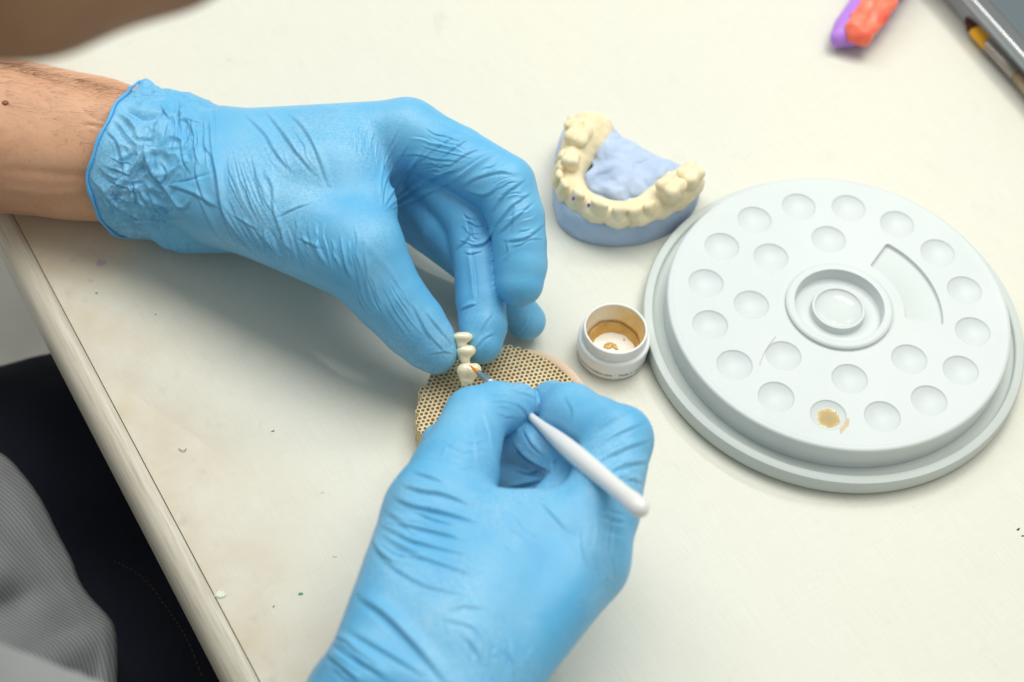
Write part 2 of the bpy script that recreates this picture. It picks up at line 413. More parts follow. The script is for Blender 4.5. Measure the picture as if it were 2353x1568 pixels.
M_wood = mat('brush_handle_wood', (.32,.24,.14), .3, .5)
M_tray = mat('tray_enamel', (.33,.36,.37), .35, .5)
M_traylip = mat('tray_lip', (.62,.64,.64), .22, .5, metal=.7)
M_trayd = mat('tray_recess', (.10,.13,.14), .45, .5)
M_purple = mat('purple_silicone', (.42,.20,.68), .40, .45, sss=.15, sss_s=.004, sss_r=(.8,.4,1))
M_red = mat('red_silicone', (.90,.10,.03), .32, .45, sss=.15, sss_s=.004, sss_r=(1,.3,.15))
setc(M_red, ramp(M_red, noise_tex(M_red, coords(M_red), 80, 4), [(.3, (.84,.085,.045)), (.7, (.95,.26,.16))]))
M_jean = mat('dark_denim', (.010,.013,.022), .85, .15)
wj = nd(M_jean, 'ShaderNodeTexWave'); wj.inputs['Scale'].default_value = 260; lk(M_jean, coords(M_jean, (1,1,1), (.3,.2,.8)), wj.inputs['Vector'])
setc(M_jean, ramp(M_jean, wj.outputs['Fac'], [(0, (.008,.010,.018)), (1, (.010,.013,.022))])); setn(M_jean, bump(M_jean, noise_tex(M_jean, coords(M_jean), 900, 2), .2, .0004))
def cloth(name, a, b, uv=False):
    m = mat(name, a, .85, .15); v = coords(m)
    if uv:
        t = nd(m, 'ShaderNodeUVMap'); w1 = nd(m, 'ShaderNodeTexWave'); w1.bands_direction = 'X'; w1.inputs['Scale'].default_value = 1.0; w1.inputs['Distortion'].default_value = .8; w1.inputs['Detail Scale'].default_value = 3
        lk(m, t.outputs[0], w1.inputs['Vector']); f = w1.outputs['Fac']
    else: f = noise_tex(m, v, 700, 2)
    c = ramp(m, f, [(.2, a), (.8, b)]); c = mix(m, ramp(m, noise_tex(m, v, 18, 4), [(.3, 0.0), (.7, .35)]), c, tuple(x*.7 for x in a))
    setc(m, c); setn(m, bump(m, f, .25, .0004)); return m
M_coat = cloth('ribbed_grey_cloth', (.155,.162,.166), (.215,.223,.228), True)
M_sleeve = cloth('pale_grey_cloth', (.33,.345,.34), (.36,.375,.37))
M_thread = mat('orange_thread', (.07,.032,.014), .8)
M_green = mat('green_chip', (.03,.30,.13), .5); M_black = mat('dark_chip', (.03,.04,.05), .5); M_crumb = mat('cream_crumb', (.70,.62,.46), .6)
M_resin = mat('glaze_drop', (.62,.66,.52), .12, .5)

# ------------------------------------------------------------------ setting
fl = mesh('floor', [(-400,-300,-75),(400,-300,-75),(400,400,-75),(-400,400,-75)], [(0,1,2,3)], M_floor, None, False); tag(fl, kind='structure')
# ------------------------------------------------------------------ workbench (local x runs inward from the edge, y along it)
g0 = P(30, 499, 0); g1 = P(595, 1568, 0); e = (g1-g0)/np.linalg.norm(g1-g0); ang = math.atan2(-e[1], -e[0])-math.pi/2
bench = thing('workbench', (g0[0], g0[1], 0), 'off white laminate workbench with a rounded worn front edge that everything stands on', 'table')
bench.rotation_euler = (0, 0, ang)
def local(o): o.parent = bench; return o
x0, x1, y0, y1 = 0.06, 130, -60, 90
o = mesh('top_panel', [(x0,y0,0),(x1,y0,0),(x1,y1,0),(x0,y1,0),(x0,y0,-2.6),(x1,y0,-2.6),(x1,y1,-2.6),(x0,y1,-2.6)],
     [(0,1,2,3),(4,7,6,5),(0,4,5,1),(1,5,6,2),(2,6,7,3),(3,7,4,0)], M_bench, None, False); local(o)
prof = [(0.045,-.10),(0.02,-.02),(-.05,.015),(-.25,.02),(-.50,-.03),(-.74,-.16),(-.92,-.38),(-1.02,-.70),(-1.05,-1.1),(-1.03,-1.7),(-.95,-2.2),(-.75,-2.5),(-.45,-2.62),(0.045,-2.62)]
V = [(a, y, b) for y in (y0, y1) for a, b in prof]; n = len(prof)
o = mesh('edge_strip', V, [(i, i+1, n+i+1, n+i) for i in range(n-1)], M_edge); local(o)

# ------------------------------------------------------------------ palette
ptop = 2.0; pz = 0.95
pal = thing('mixing_palette', (0,0,0), 'round pale green grey mixing palette with rings of shallow wells', 'palette')
Rd = 7.42
lathe('base_plate', [(0,.02),(8.15,.02),(8.28,.08),(8.34,.2),(8.36,.75),(8.30,.87),(8.16,.92),(7.98,.92),(7.93,.88),(7.90,.74),(7.84,.70),(7.66,.70),(7.60,.72),(7.3,.72),(0,.72)], 160, M_base, pal)
lathe('disc_wall', [(7.30,.73),(7.44,.73),(7.45,.80),(7.47,1.86),(7.45,1.94),(7.40,1.985),(7.30,2.004),(7.22,1.995),(7.16,1.972),(7.13,1.97)], 160, M_pal, pal)
topz = 1.97
from mathutils.geometry import delaunay_2d_cdt
holes = []   # loops
RW = .775
wells = [(5.8*math.cos(1.8643-k*math.pi/8), 5.8*math.sin(1.8643-k*math.pi/8)) for k in range(16)]
inner = [(3.81*math.cos(1.667+k*math.pi/4), 3.81*math.sin(1.667+k*math.pi/4)) for k in range(6)]
NW = 40
def ring(c, r, n): return [(c[0]+r*math.cos(i*2*math.pi/n), c[1]+r*math.sin(i*2*math.pi/n)) for i in range(n)]
loops = [ring((0,0), 7.13, 160)] + [ring(w, RW, NW) for w in wells+inner] + [ring((0,0), 2.34, 96)]
a0, a1, ri, ro = math.radians(-5.3), math.radians(60.5), 2.86, 4.53
sec = [(ro*math.cos(a0+(a1-a0)*t), ro*math.sin(a0+(a1-a0)*t)) for t in np.linspace(0, 1, 24)] + [(ri*math.cos(a0+(a1-a0)*t), ri*math.sin(a0+(a1-a0)*t)) for t in np.linspace(1, 0, 18)]
def rnd_poly(poly, r, n=4):
    out = []; m = len(poly)
    for i in range(m):
        p, q, s = (Vector(poly[i-1]), Vector(poly[i]), Vector(poly[(i+1)%m])); a = (p-q).normalized(); b = (s-q).normalized()
        if a.angle(b) < 2.4:
            for t in np.linspace(0, 1, n): out.append(tuple((q+a*r)*(1-t)**2 + q*2*t*(1-t) + (q+b*r)*t*t))
        else: out.append(tuple(q))
    return out
sec = rnd_poly(sec, .17); loops.append(sec)
pts = []; edges = []
for L in loops:
    s0 = len(pts); pts += [Vector(p) for p in L]; edges += [(s0+i, s0+(i+1)%len(L)) for i in range(len(L))]
r_ = delaunay_2d_cdt(pts, edges, [], 0, 1e-5)
vv, ff = r_[0], r_[2]
def inpoly(p, L):
    c = False; j = len(L)-1
    for i in range(len(L)):
        if (L[i][1] > p[1]) != (L[j][1] > p[1]) and p[0] < (L[j][0]-L[i][0])*(p[1]-L[i][1])/(L[j][1]-L[i][1])+L[i][0]: c = not c
        j = i
    return c
keep = []
for f in ff:
    cx = sum(vv[i][0] for i in f)/3; cy = sum(vv[i][1] for i in f)/3
    if math.hypot(cx, cy) > 7.125 or math.hypot(cx, cy) < 2.335: continue
    if any((cx-w[0])**2+(cy-w[1])**2 < (RW*.995)**2 for w in wells+inner): continue
    if inpoly((cx, cy), sec): continue
    keep.append(tuple(f))
o = mesh('disc_top', [(p[0], p[1], topz) for p in vv], keep, M_pal, pal, False)
# one well bowl, then copies
prof = [(RW, topz), (RW-.01, topz-.006)] + [(RW*q_, topz-.02-.22*(1-q_*q_)) for q_ in np.linspace(0.965, 0.03, 14)]
def bowl_vf():
    V = []; F = []; n = NW
    for r, z in prof: V += [(r*math.cos(i*2*math.pi/n), r*math.sin(i*2*math.pi/n), z) for i in range(n)]
    for i in range(len(prof)-1):
        for k in range(n): F.append((i*n+k, (i+1)*n+k, (i+1)*n+(k+1)%n, i*n+(k+1)%n)[::-1])
    F.append(tuple((len(prof)-1)*n+k for k in range(n))); return V, F
V, F = bowl_vf(); w0 = mesh('well', V, F, M_pal, pal)
for i, (x, y) in enumerate(wells+inner):
    w = w0 if i == 0 else w0.copy()
    if i: COL.objects.link(w); w.parent = pal
    w.location = (x*CM, y*CM, 0)
# trough
cx, cy = np.mean(np.array(sec), 0)
def shrink(L, d):
    L = np.array(L); T = np.roll(L, -1, 0)-np.roll(L, 1, 0); nrm = np.stack([-T[:,1], T[:,0]], 1); nrm /= np.linalg.norm(nrm, axis=1)[:,None]
    return L+nrm*d
sec_in = shrink(sec, .06); sgn = 1
if abs(np.linalg.norm(sec_in-np.array([cx,cy]), axis=1).mean()) > np.linalg.norm(np.array(sec)-np.array([cx,cy]), axis=1).mean(): sgn = -1; sec_in = shrink(sec, -.06)
V = []; F = []; m = len(sec)
for d, z in ((0, topz), (.012, topz-.02), (.025, topz-.13), (.06, topz-.175), (.10, topz-.185)): V += [(p[0], p[1], z) for p in shrink(sec, d*sgn)]
for i in range(4):
    for k in range(m): F.append((i*m+k, i*m+(k+1)%m, (i+1)*m+(k+1)%m, (i+1)*m+k))
F.append(tuple(4*m+k for k in range(m))); o = sharp(mesh('trough', V, F, M_pal, pal), 60)
# raised ring, moat and boss in the middle
lathe('center_cup', [(2.34,topz),(2.33,2.10),(2.28,2.15),(2.20,2.165),(2.02,2.165),(1.95,2.15),(1.92,2.10),(1.90,1.66),(1.86,1.60),(1.80,1.585),(1.22,1.585),(1.19,1.60),(1.175,1.65),(1.17,1.88),(1.15,1.93),(1.10,1.95),(1.04,1.94)]
      + [(1.04*math.cos(t), 1.94-.22*math.sin(t)) for t in np.linspace(.1, math.pi/2*.98, 9)], 96, M_pal, pal, cap1=True)
# liquids lying in the palette
def puddle(name, L, z, dome, mt, label, cat, thick=.02, steps=6, close=True):
    L = np.array(L); c = L.mean(0); V = []; F = []; m = len(L)
    for i in range(steps):
        s = 1-i/steps; V += [(*(c+(p-c)*s), z+thick+dome*(1-s*s)-(thick if i == 0 else 0)) for p in L]
    V.append((*c, z+thick+dome))
    for i in range(steps-1):
        for k in range(m): F.append((i*m+k, i*m+(k+1)%m, (i+1)*m+(k+1)%m, (i+1)*m+k))
    b = (steps-1)*m
    for k in range(m): F.append((b+k, b+(k+1)%m, len(V)-1))
    if close: F.append(tuple(range(m))[::-1])
    o = mesh(name, V, F, mt)
    if label: tag(o, label, cat)
    return o
sx_, sy_ = wells[9]
def wobble(c, rx, ry, rot, n=48, amp=.07, seed=0):
    out = []
    for i in range(n):
        t = i*2*math.pi/n; k = 1+amp*noise.noise((math.cos(t)*1.5+seed, math.sin(t)*1.5, seed))+amp*.8*noise.noise((math.cos(t)*5+seed, math.sin(t)*5, seed))
        x, y = rx*k*math.cos(t), ry*k*math.sin(t); out.append((c[0]+x*math.cos(rot)-y*math.sin(rot), c[1]+x*math.sin(rot)+y*math.cos(rot)))
    return out
M_stain = mat('brown_stain_glaze', (.50,.36,.17), .03, .5)
tcs = coords(M_stain)
_dv = nd(M_stain, 'ShaderNodeVectorMath'); _dv.operation = 'DISTANCE'; lk(M_stain, tcs, _dv.inputs[0]); _dv.inputs[1].default_value = ((sx_+.06)*CM, (sy_-.08)*CM, (topz-.13)*CM)
_rd = math_node(M_stain, 'ADD', math_node(M_stain, 'MULTIPLY', _dv.outputs['Value'], 150.0), math_node(M_stain, 'MULTIPLY', noise_tex(M_stain, tcs, 420, 3), .5))
setc(M_stain, ramp(M_stain, _rd, [(.45, (.46,.36,.20)), (.72, (.52,.38,.16)), (.92, (.60,.47,.24)), (1.0, (.64,.60,.46))]))
def film(name, c, rx, ry, rot, seed, mt, label, cat, amp, lift):
    L = np.array(wobble(c, rx, ry, rot, 72, amp, seed)); V = []; F = []; m = 72; c = np.array(c); w = np.array([sx_, sy_])
    for s_ in (1, .97, .9, .75, .6, .45, .3, .15):
        for p in L:
            q = c+(p-c)*s_; rr_ = min(1.0, np.linalg.norm(q-w)/RW); V.append((*q, topz-.02-.22*(1-rr_*rr_)+.003 if s_ == 1 else topz-.132+.004*(1-s_*s_)))
    for i in range(7):
        for k in range(m): F.append((i*m+k, i*m+(k+1)%m, (i+1)*m+(k+1)%m, (i+1)*m+k))
    F.append(tuple(7*m+k for k in range(m))); return tag(mesh(name, V, F, mt), label, cat)
film('stain_puddle', (sx_+.02, sy_-.05), .51, .51, .5, 3.3, M_stain, 'ochre brown liquid stain pooled in one well near the front rim of the palette', 'stain', .13, .02)
smv = []
for (dx, dy, ln, an, w) in ((.72,-.42,.30,-2.0,.075),(.60,-.62,.22,-1.9,.06),(.50,-.72,.16,-1.7,.04),(.80,-.22,.18,-1.75,.045)):
    L = [(sx_+dx+math.cos(an)*ln*math.cos(t)-math.sin(an)*w*math.sin(t)*(1+.5*math.cos(3*t)+.4*math.sin(5*t)), sy_+dy+math.sin(an)*ln*math.cos(t)+math.cos(an)*w*math.sin(t)) for t in np.linspace(0, 2*math.pi, 18, endpoint=False)]
    smv.append((np.array([(*p, topz+.004+.003*len(smv)) for p in L]), [tuple(range(18))]))
M_smear = mat('dried_stain', (.60,.48,.25), .5); V, F = join_vf(smv)
tag(mesh('stain_smear', V, F, M_smear, None, False), 'dried ochre smear beside the well of brown stain on the palette', 'smear')
puddle('water_puddle', ring((0,0), 1.0, 48), 1.82, -.03, M_water, 'clear water standing on the round boss in the palette centre', 'water', .05, 6, False)
tag(mesh('water_puddle', [(p[0], p[1], topz-.15) for p in sec_in], [tuple(range(len(sec_in)))], M_water, None, False), 'clear water film filling the curved trough of the palette', 'water')
hp = spline([P(1783,772,2), P(1762,800,2), P(1750,825,2), P(1746,838,2)], 14); hp[:,2] = topz+.02
V, F = tube_vf(hp, .012, 5); tag(mesh('bristle_hair', V, F, mat('hair_pale', (.54,.57,.52), .5)), 'fine loose brush hair curved across the palette beside a well', 'hair')

# ------------------------------------------------------------------ jar
jc = P(1405, 811, 0); jx, jy = jc[0], jc[1]
jar = thing('stain_jar', (jx, jy, 0), 'small open white plastic jar with ochre paste left inside, between the tray and the palette', 'jar')
lathe('body', [(0,.02),(1.40,.02),(1.47,.06),(1.50,.14),(1.53,.3),(1.555,1.02),(1.55,1.10),(1.50,1.15),(1.40,1.16),(1.375,1.18),(1.365,1.30),(1.395,1.34),(1.395,1.40),(1.37,1.44),(1.37,1.62),(1.385,1.66),(1.385,1.72),(1.36,1.76),(1.32,1.775),(1.28,1.76),(1.265,1.70)], 96, M_plast, jar, (jx, jy))
v = coords(M_in); 
# inner liner, stained on the far and right side
cM = ramp(M_in, noise_tex(M_in, v, 95, 4, .6, 1.0), [(.36, (.84,.72,.48)), (.5, (.84,.62,.28)), (.64, (.80,.52,.18))])
tc = nd(M_in, 'ShaderNodeTexCoord'); sp = nd(M_in, 'ShaderNodeSeparateXYZ'); lk(M_in, tc.outputs['Object'], sp.inputs[0])
right = math_node(M_in, 'MULTIPLY_ADD', math_node(M_in, 'SUBTRACT', sp.outputs[0], (jx-.55)*CM), 95.0, True); right.node.inputs[2].default_value = 0; right.node.use_clamp = True
setc(M_in, mix(M_in, right, (.84,.79,.66), cM))
lathe('liner', [(1.265,1.70),(1.25,1.4),(1.22,.60),(1.17,.42),(1.05,.36)], 96, M_in, jar, (jx, jy))
M_bot = mat('jar_bottom', (.85,.84,.80), .25, .5); vb = coords(M_bot)
setc(M_bot, mix(M_bot, ramp(M_bot, noise_tex(M_bot, vb, 130, 2, .5, .5), [(.74, 0.0), (.80, .7)]), (.86,.85,.81), (.80,.58,.28)))
lathe('bottom_disc', [(1.10,.37),(.5,.35),(0.02,.34)], 64, M_bot, jar, (jx, jy), cap1=True)
# paste: a ring of uneven height round the bottom and a dab
V = []; F = []; n = 80; prof = [(1.21,.0,.30),(1.16,.26,.0),(1.05,.20,0),(.94,.12,0),(.86,.0,0)]
for i in range(n):
    t = i*2*math.pi/n; back = max(0.0, .55+.6*math.sin(t-.25)); k = back*(1+.25*noise.noise((3*math.cos(t), 3*math.sin(t), 1)))
    wd = .35+.75*min(1, k)
    for r, z, zz in prof: V.append((jx+(1.225-(1.225-r)*wd)*math.cos(t), jy+(1.225-(1.225-r)*wd)*math.sin(t), .365+z*k*1.3))
m = len(prof)
for i in range(n):
    for k in range(m-1): F.append((i*m+k, i*m+k+1, ((i+1)%n)*m+k+1, ((i+1)%n)*m+k))
tag(mesh('stain_paste', V, F, M_paste), 'glossy ochre stain paste left in a ring inside the small white jar', 'paste')
for seed, (px, py, r1, r2) in enumerate(((1398,795,.24,.15),(1413,797,.10,.20),(1434,781,.05,.05))):
    q = P(px, py, .36)
    puddle('paste_dab', wobble((q[0], q[1]), r1, r2, .6, 28, .35, seed+5), .352, .035, M_paste, ('larger dab of ochre paste on the bottom of the white jar', 'curved streak of ochre paste beside the larger dab in the jar', 'tiny ochre dot of paste on the jar bottom')[seed], 'paste', .015)
def wrap_text(txt, size, r, z, mid, mt, parent, cx, cy, name='lettering'):
    cu = bpy.data.curves.new('t', 'FONT'); cu.body = txt; cu.size = size; cu.align_x = 'CENTER'; cu.extrude = 0
    o = bpy.data.objects.new('t', cu); COL.objects.link(o)
    me = bpy.data.meshes.new_from_object(o.evaluated_get(bpy.context.evaluated_depsgraph_get())); bpy.data.objects.remove(o)
    for vv_ in me.vertices:
        a = mid + vv_.co.x/r; vv_.co = Vector(((cx+r*math.cos(a))*CM, (cy+r*math.sin(a))*CM, (z+vv_.co.y)*CM))
    me.name = name
    return link(name, me, mt, parent, False)
va = math.atan2(CAM[1]-jy, CAM[0]-jx)
wrap_text('www.ivoclarvivadent.com  \u00b7  Made in Liechtenstein', .205, 1.546, .36, va+.12, M_ink, jar, jx, jy)
V = []; F = []
for i in range(7):
    a = va+1.28+.05*i; V += [(jx+1.556*math.cos(a), jy+1.556*math.sin(a), .45), (jx+1.562*math.cos(a), jy+1.562*math.sin(a), .95)]
for i in range(6): F.append((2*i, 2*i+2, 2*i+3, 2*i+1))
mesh('printed_label', V, F, mat('teal_print', (.03,.13,.16), .4), jar)

# ------------------------------------------------------------------ honeycomb firing tray
tz = 1.25
tp = np.array([P(*q, tz) for q in [(946,935),(1180,793),(1060,826),(1308,868),(960,985),(1250,806)]])
A = np.array([[2*p[0], 2*p[1], 1] for p in tp]); sol = np.linalg.lstsq(A, tp[:,0]**2+tp[:,1]**2, rcond=None)[0]
tx, ty = sol[:2]; TR = math.sqrt(sol[2]+tx*tx+ty*ty)
print('tray', tx, ty, TR)
tray = thing('firing_tray', (tx, ty, 0), 'round cream honeycomb firing tray with a broken edge under the two gloved hands', 'tray')
pit = .205; hr = .073; hexr = pit/math.sqrt(3); V = []; F = []; wallF = []
rot0 = .32
cells = []
rr = random.Random(11)
for i in range(-24, 25):
    for j in range(-24, 25):
        x = pit*(i+j*.5); y = pit*j*math.sqrt(3)/2
        d = math.hypot(x, y); th = math.atan2(y, x)+rot0
        lim = TR-.10 if math.cos(th-.15) > .35 else TR-.02-.10*rr.random()
        if d < lim: cells.append((i, j))
cs = set(cells)
nb = [(1,0),(0,1),(-1,1),(-1,0),(0,-1),(1,-1)]
cr_, sr_ = math.cos(rot0), math.sin(rot0)
def W2(x, y): return tx+x*cr_-y*sr_, ty+x*sr_+y*cr_
for (i, j) in cells:
    x = pit*(i+j*.5); y = pit*j*math.sqrt(3)/2; b0 = len(V); n = 12
    outer = []
    for k in range(6):
        a = math.pi/6+k*math.pi/3-math.pi/3; c0 = (x+hexr*math.cos(a), y+hexr*math.sin(a)); a2 = a+math.pi/3
        c1 = (x+hexr*math.cos(a2), y+hexr*math.sin(a2)); outer += [c0, ((c0[0]+c1[0])/2, (c0[1]+c1[1])/2)]
    h = hr*rr.uniform(.90, 1.08); ox, oy = rr.uniform(-.006, .006), rr.uniform(-.006, .006)
    dz = .012*rr.uniform(-1, 1)
    for k in range(12):
        q = W2(*outer[k]); V.append((*q, tz+.012*noise.noise((q[0]*3, q[1]*3, 0))))
    for lev in ((1.0, -.0), (.93, -.035), (.9, -.5)):
        for k in range(12):
            a = math.atan2(outer[k][1]-y, outer[k][0]-x); q = W2(x+ox+h*lev[0]*math.cos(a), y+oy+h*lev[0]*math.sin(a)); V.append((*q, tz+lev[1]+(dz if lev[1] > -.5 else 0)))
    for L in range(3):
        for k in range(12): F.append((b0+L*n+k, b0+L*n+(k+1)%n, b0+(L+1)*n+(k+1)%n, b0+(L+1)*n+k))
    F.append(tuple(b0+36+k for k in range(12)))
    for k, (di, dj) in enumerate(nb):
        if (i+di, j+dj) not in cs:
            s0 = len(V)
            pts3 = [outer[(2*k)%12], outer[(2*k+1)%12], outer[(2*k+2)%12]]
            mx, my = pts3[1]; ins = (mx-(mx-x)*.16, my-(my-y)*.16)
            for p in (pts3[0], ins, pts3[2]):
                q = W2(*p); V.append((*q, tz)); V.append((*q, .02))
            F.append((s0, s0+1, s0+3, s0+2)); F.append((s0+2, s0+3, s0+5, s0+4))
o = mesh('honeycomb', V, F, M_honey, tray, False)
# plain rim along the right and back
V = []; F = []; n = 46; th0, th1 = -1.05, 1.35
for i in range(n):
    t = th0+(th1-th0)*i/(n-1); k = min(1.0, min(i, n-1-i)/6); w = .05+.20*k
    for r, z in ((TR-.13, tz-.03), (TR-.13+.02, tz-.004), (TR-.02+w*.6, tz-.006), (TR+w-.03, tz-.03), (TR+w, tz-.10), (TR+w+.01, .05)): V.append((tx+r*math.cos(t), ty+r*math.sin(t), z+.01*noise.noise((r*4, t*8, 0))))
for i in range(n-1):
    for k in range(5): F.append((i*6+k, i*6+k+1, (i+1)*6+k+1, (i+1)*6+k))
mesh('rim', V, F, M_rimc, tray)

# ------------------------------------------------------------------ person: gloves, arms, clothes
person = thing('person', (-50, -15, -75), 'person in light blue gloves, dark jeans and grey coat painting a tooth bridge', 'person')
# --- left glove
h = .085
fld = Field((-33, -13, -.3), (-10, 10.5, 9.6), h)
# wrist frame for the cuff
arm0, arm1 = N(-160, 280, 3.1, 172), N(330, 372, 3.1, 128)
armn = [N(-420, 240, 3.6, 200), N(-160, 283, 3.3, 180), N(0, 311, 3.15, 166), N(150, 335, 3.0, 151), N(225, 346, 2.95, 141), N(292, 364, 2.95, 124), N(430, 388, 3.0, 112)]
D = fld.empty()
# palm mass
wr = N(470, 400, 3.2, 120)
imc = N(935, 308, 6.4, 78)
for a, b in ((N(500, 362, 4.6, 105), imc), (N(480, 400, 4.0, 115), N(950, 345, 5.0, 80)), (N(470, 430, 3.2, 105), N(945, 400, 3.7, 74)), (N(450, 470, 2.4, 92), N(905, 455, 2.4, 72)),
             (N(520, 440, 4.6, 115), N(800, 545, 5.3, 108)), (N(520, 440, 4.4, 120), N(760, 420, 5.6, 120)), (N(440, 480, 2.3, 92), N(700, 500, 2.2, 80))):
    fld.cone(D, a, b, .9)
fld.cone(D, N(760, 400, 5.9, 105), N(845, 470, 5.8, 62), .9)      # web of the thumb
fld.cone(D, N(330, 372, 3.0, 140), N(520, 400, 3.6, 128), .8)
fing = []
def finger(nodes, k=.35, kb=.10):
    f = fld.empty(); fld.chain(f, nodes, kb); fing.append((f, k))
def fuse(D):
    G = D
    for f, k in fing: G = smin(G, smin(D, f, k), .05)
    fing.clear(); return G
finger([imc, N(1050, 362, 6.5, 73), N(1158, 428, 6.3, 74), N(1186, 500, 5.7, 66), N(1194, 560, 5.1, 62), N(1197, 610, 4.6, 61), N(1194, 650, 4.25, 56)], .5)
finger([N(950, 345, 5.0, 80), N(1030, 440, 4.9, 62), N(1082, 510, 4.5, 62), N(1098, 600, 3.8, 57), N(1105, 690, 3.1, 58), N(1110, 750, 2.7, 56), N(1106, 788, 2.45, 50)], .12)
finger([N(945, 400, 3.7, 74), N(1020, 520, 3.6, 58), N(1095, 600, 3.2, 56), N(1160, 680, 2.0, 48), N(1210, 738, 1.05, 45)], .10)
finger([N(905, 455, 2.4, 72), N(985, 530, 2.2, 52), N(1085, 610, 1.6, 48), N(1140, 660, 1.0, 42)], .15)
finger([N(520, 440, 4.6, 115), N(825, 585, 5.3, 110), N(893, 682, 4.2, 84), N(950, 748, 3.3, 76), N(982, 785, 2.85, 66), N(1001, 808, 2.6, 53)], .55)
D = fuse(D)
# cuff: wider sleeve, cut at the rim and hollow
cuffc = [N(190, 354, 3.05, 164), N(300, 374, 3.1, 166), N(400, 384, 3.2, 162), N(500, 394, 3.6, 138)]
cu = fld.empty(); fld.chain(cu, cuffc, .3); D = smin(D, cu, .7)
tipd = fld.empty(); fld.cone(tipd, N(334, 194, 5.1, 8), N(352, 236, 4.9, 26), .3); fld.cone(tipd, N(334, 194, 5.1, 8), N(306, 236, 4.9, 14), .3); fld.cone(tipd, N(334, 194, 5.1, 8), N(368, 226, 4.9, 12), .3); fld.cone(tipd, N(312, 240, 4.9, 16), N(380, 250, 4.8, 26), .3)
ax = armn[-1][0]-armn[1][0]; axl = np.linalg.norm(ax); ax /= axl; o0 = cuffc[0][0]
up = np.array([0,0,1.0]); e1 = np.cross(ax, up); e1 /= np.linalg.norm(e1); e2 = np.cross(e1, ax)
vw = CAM-o0; vang = math.atan2(vw@e2, vw@e1)              # angle that faces the lens
# rim line (survey points of the near half) -> axial coordinate by angle
X, Y, Z = fld.xyz((slice(None),)*3)
Sx = (X-o0[0])*ax[0]+(Y-o0[1])*ax[1]+(Z-o0[2])*ax[2]
Av = np.arctan2((X-o0[0])*e2[0]+(Y-o0[1])*e2[1]+(Z-o0[2])*e2[2], (X-o0[0])*e1[0]+(Y-o0[1])*e1[1]+(Z-o0[2])*e1[2])-vang
Av = (Av+np.pi) % (2*np.pi)-np.pi
rk = [(-math.pi, 2.6), (-2.2, 2.7), (-1.55, 2.55), (-.9, 1.65), (-.2, 1.22), (.13, 1.24), (.54, 1.55), (1.0, 1.8), (1.4, 1.75), (1.6, 1.95), (2.2, 2.5), (math.pi, 2.6)]
def rimline(a): return np.interp(a, [k[0] for k in rk], [k[1] for k in rk])+.07*np.sin(6*a+.5)+.05*np.sin(11*a+2)+.06*np.sin(3*a)
# which sign of the angle is the top of the picture?
_t = o0+e1*math.cos(vang+1)*3+e2*math.sin(vang+1)*3; _q = (_t-CAM)@RM; _qo = (o0-CAM)@RM
if _q[1]/-_q[2] < _qo[1]/-_qo[2]: Av = -Av; flip = -1
else: flip = 1
cut = (rimline(Av)-Sx).astype(np.float32)
D = smax(D, np.where(Sx < 9, cut, -9.0).astype(np.float32), .1)
D = smin(D, tipd, .25)
inn = fld.empty(); fld.chain(inn, [(c[0], c[1]-.16) for c in cuffc[:3]], .3)
inn = smax(inn, (Sx-rimline(Av)-1.6).astype(np.float32), .3)
D = smax(D, -inn, .06)
Vv, Ff = nets(D, fld.lo, h); Vv = relax(Vv, Ff, 4); del X, Y, Z
me = subdivided(Vv, Ff, 1)
# crumpled cuff
V, Nn = getv(me); rel = V-o0; sx1 = rel@ax; aa = (np.arctan2(rel@e2, rel@e1)-vang); aa = flip*((aa+np.pi) % (2*np.pi)-np.pi)
mk = np.clip((sx1-rimline(aa)-.15)/.7, 0, 1)*np.clip((6.2-sx1)/1.8, 0, 1); ii = np.where(mk > .01)[0]
def ridged(Vs, f, sd): return 1-2.2*np.abs(noise3(Vs, f, sd))
q = V[ii].copy(); wq = np.stack([noise3(q, .6, s) for s in (1, 2, 3)], 1)*.9
q = q+wq; loc = np.stack([(q-o0)@ax*1.0, (q-o0)@e1, (q-o0)@e2], 1)
dsp = .17*ridged(loc*[1.0, .8, .8], .95, 4.2)+.12*ridged(loc, 1.9, 9.1)-.10
V[ii] += Nn[ii]*(dsp*mk[ii])[:,None]
me.vertices.foreach_set('co', V.astype(np.float32).ravel()); me.update()
def Z1(*p): return [(172.3+.32968*a, 143.6+.32968*b) for a, b in p]
def Z2(*p): return [(804.2+.43964*a, 201.1+.43964*b) for a, b in p]
def Z3(*p): return [(689.4+.46883*a, 833.0+.46883*b) for a, b in p]
R1 = random.Random(21)
st = []
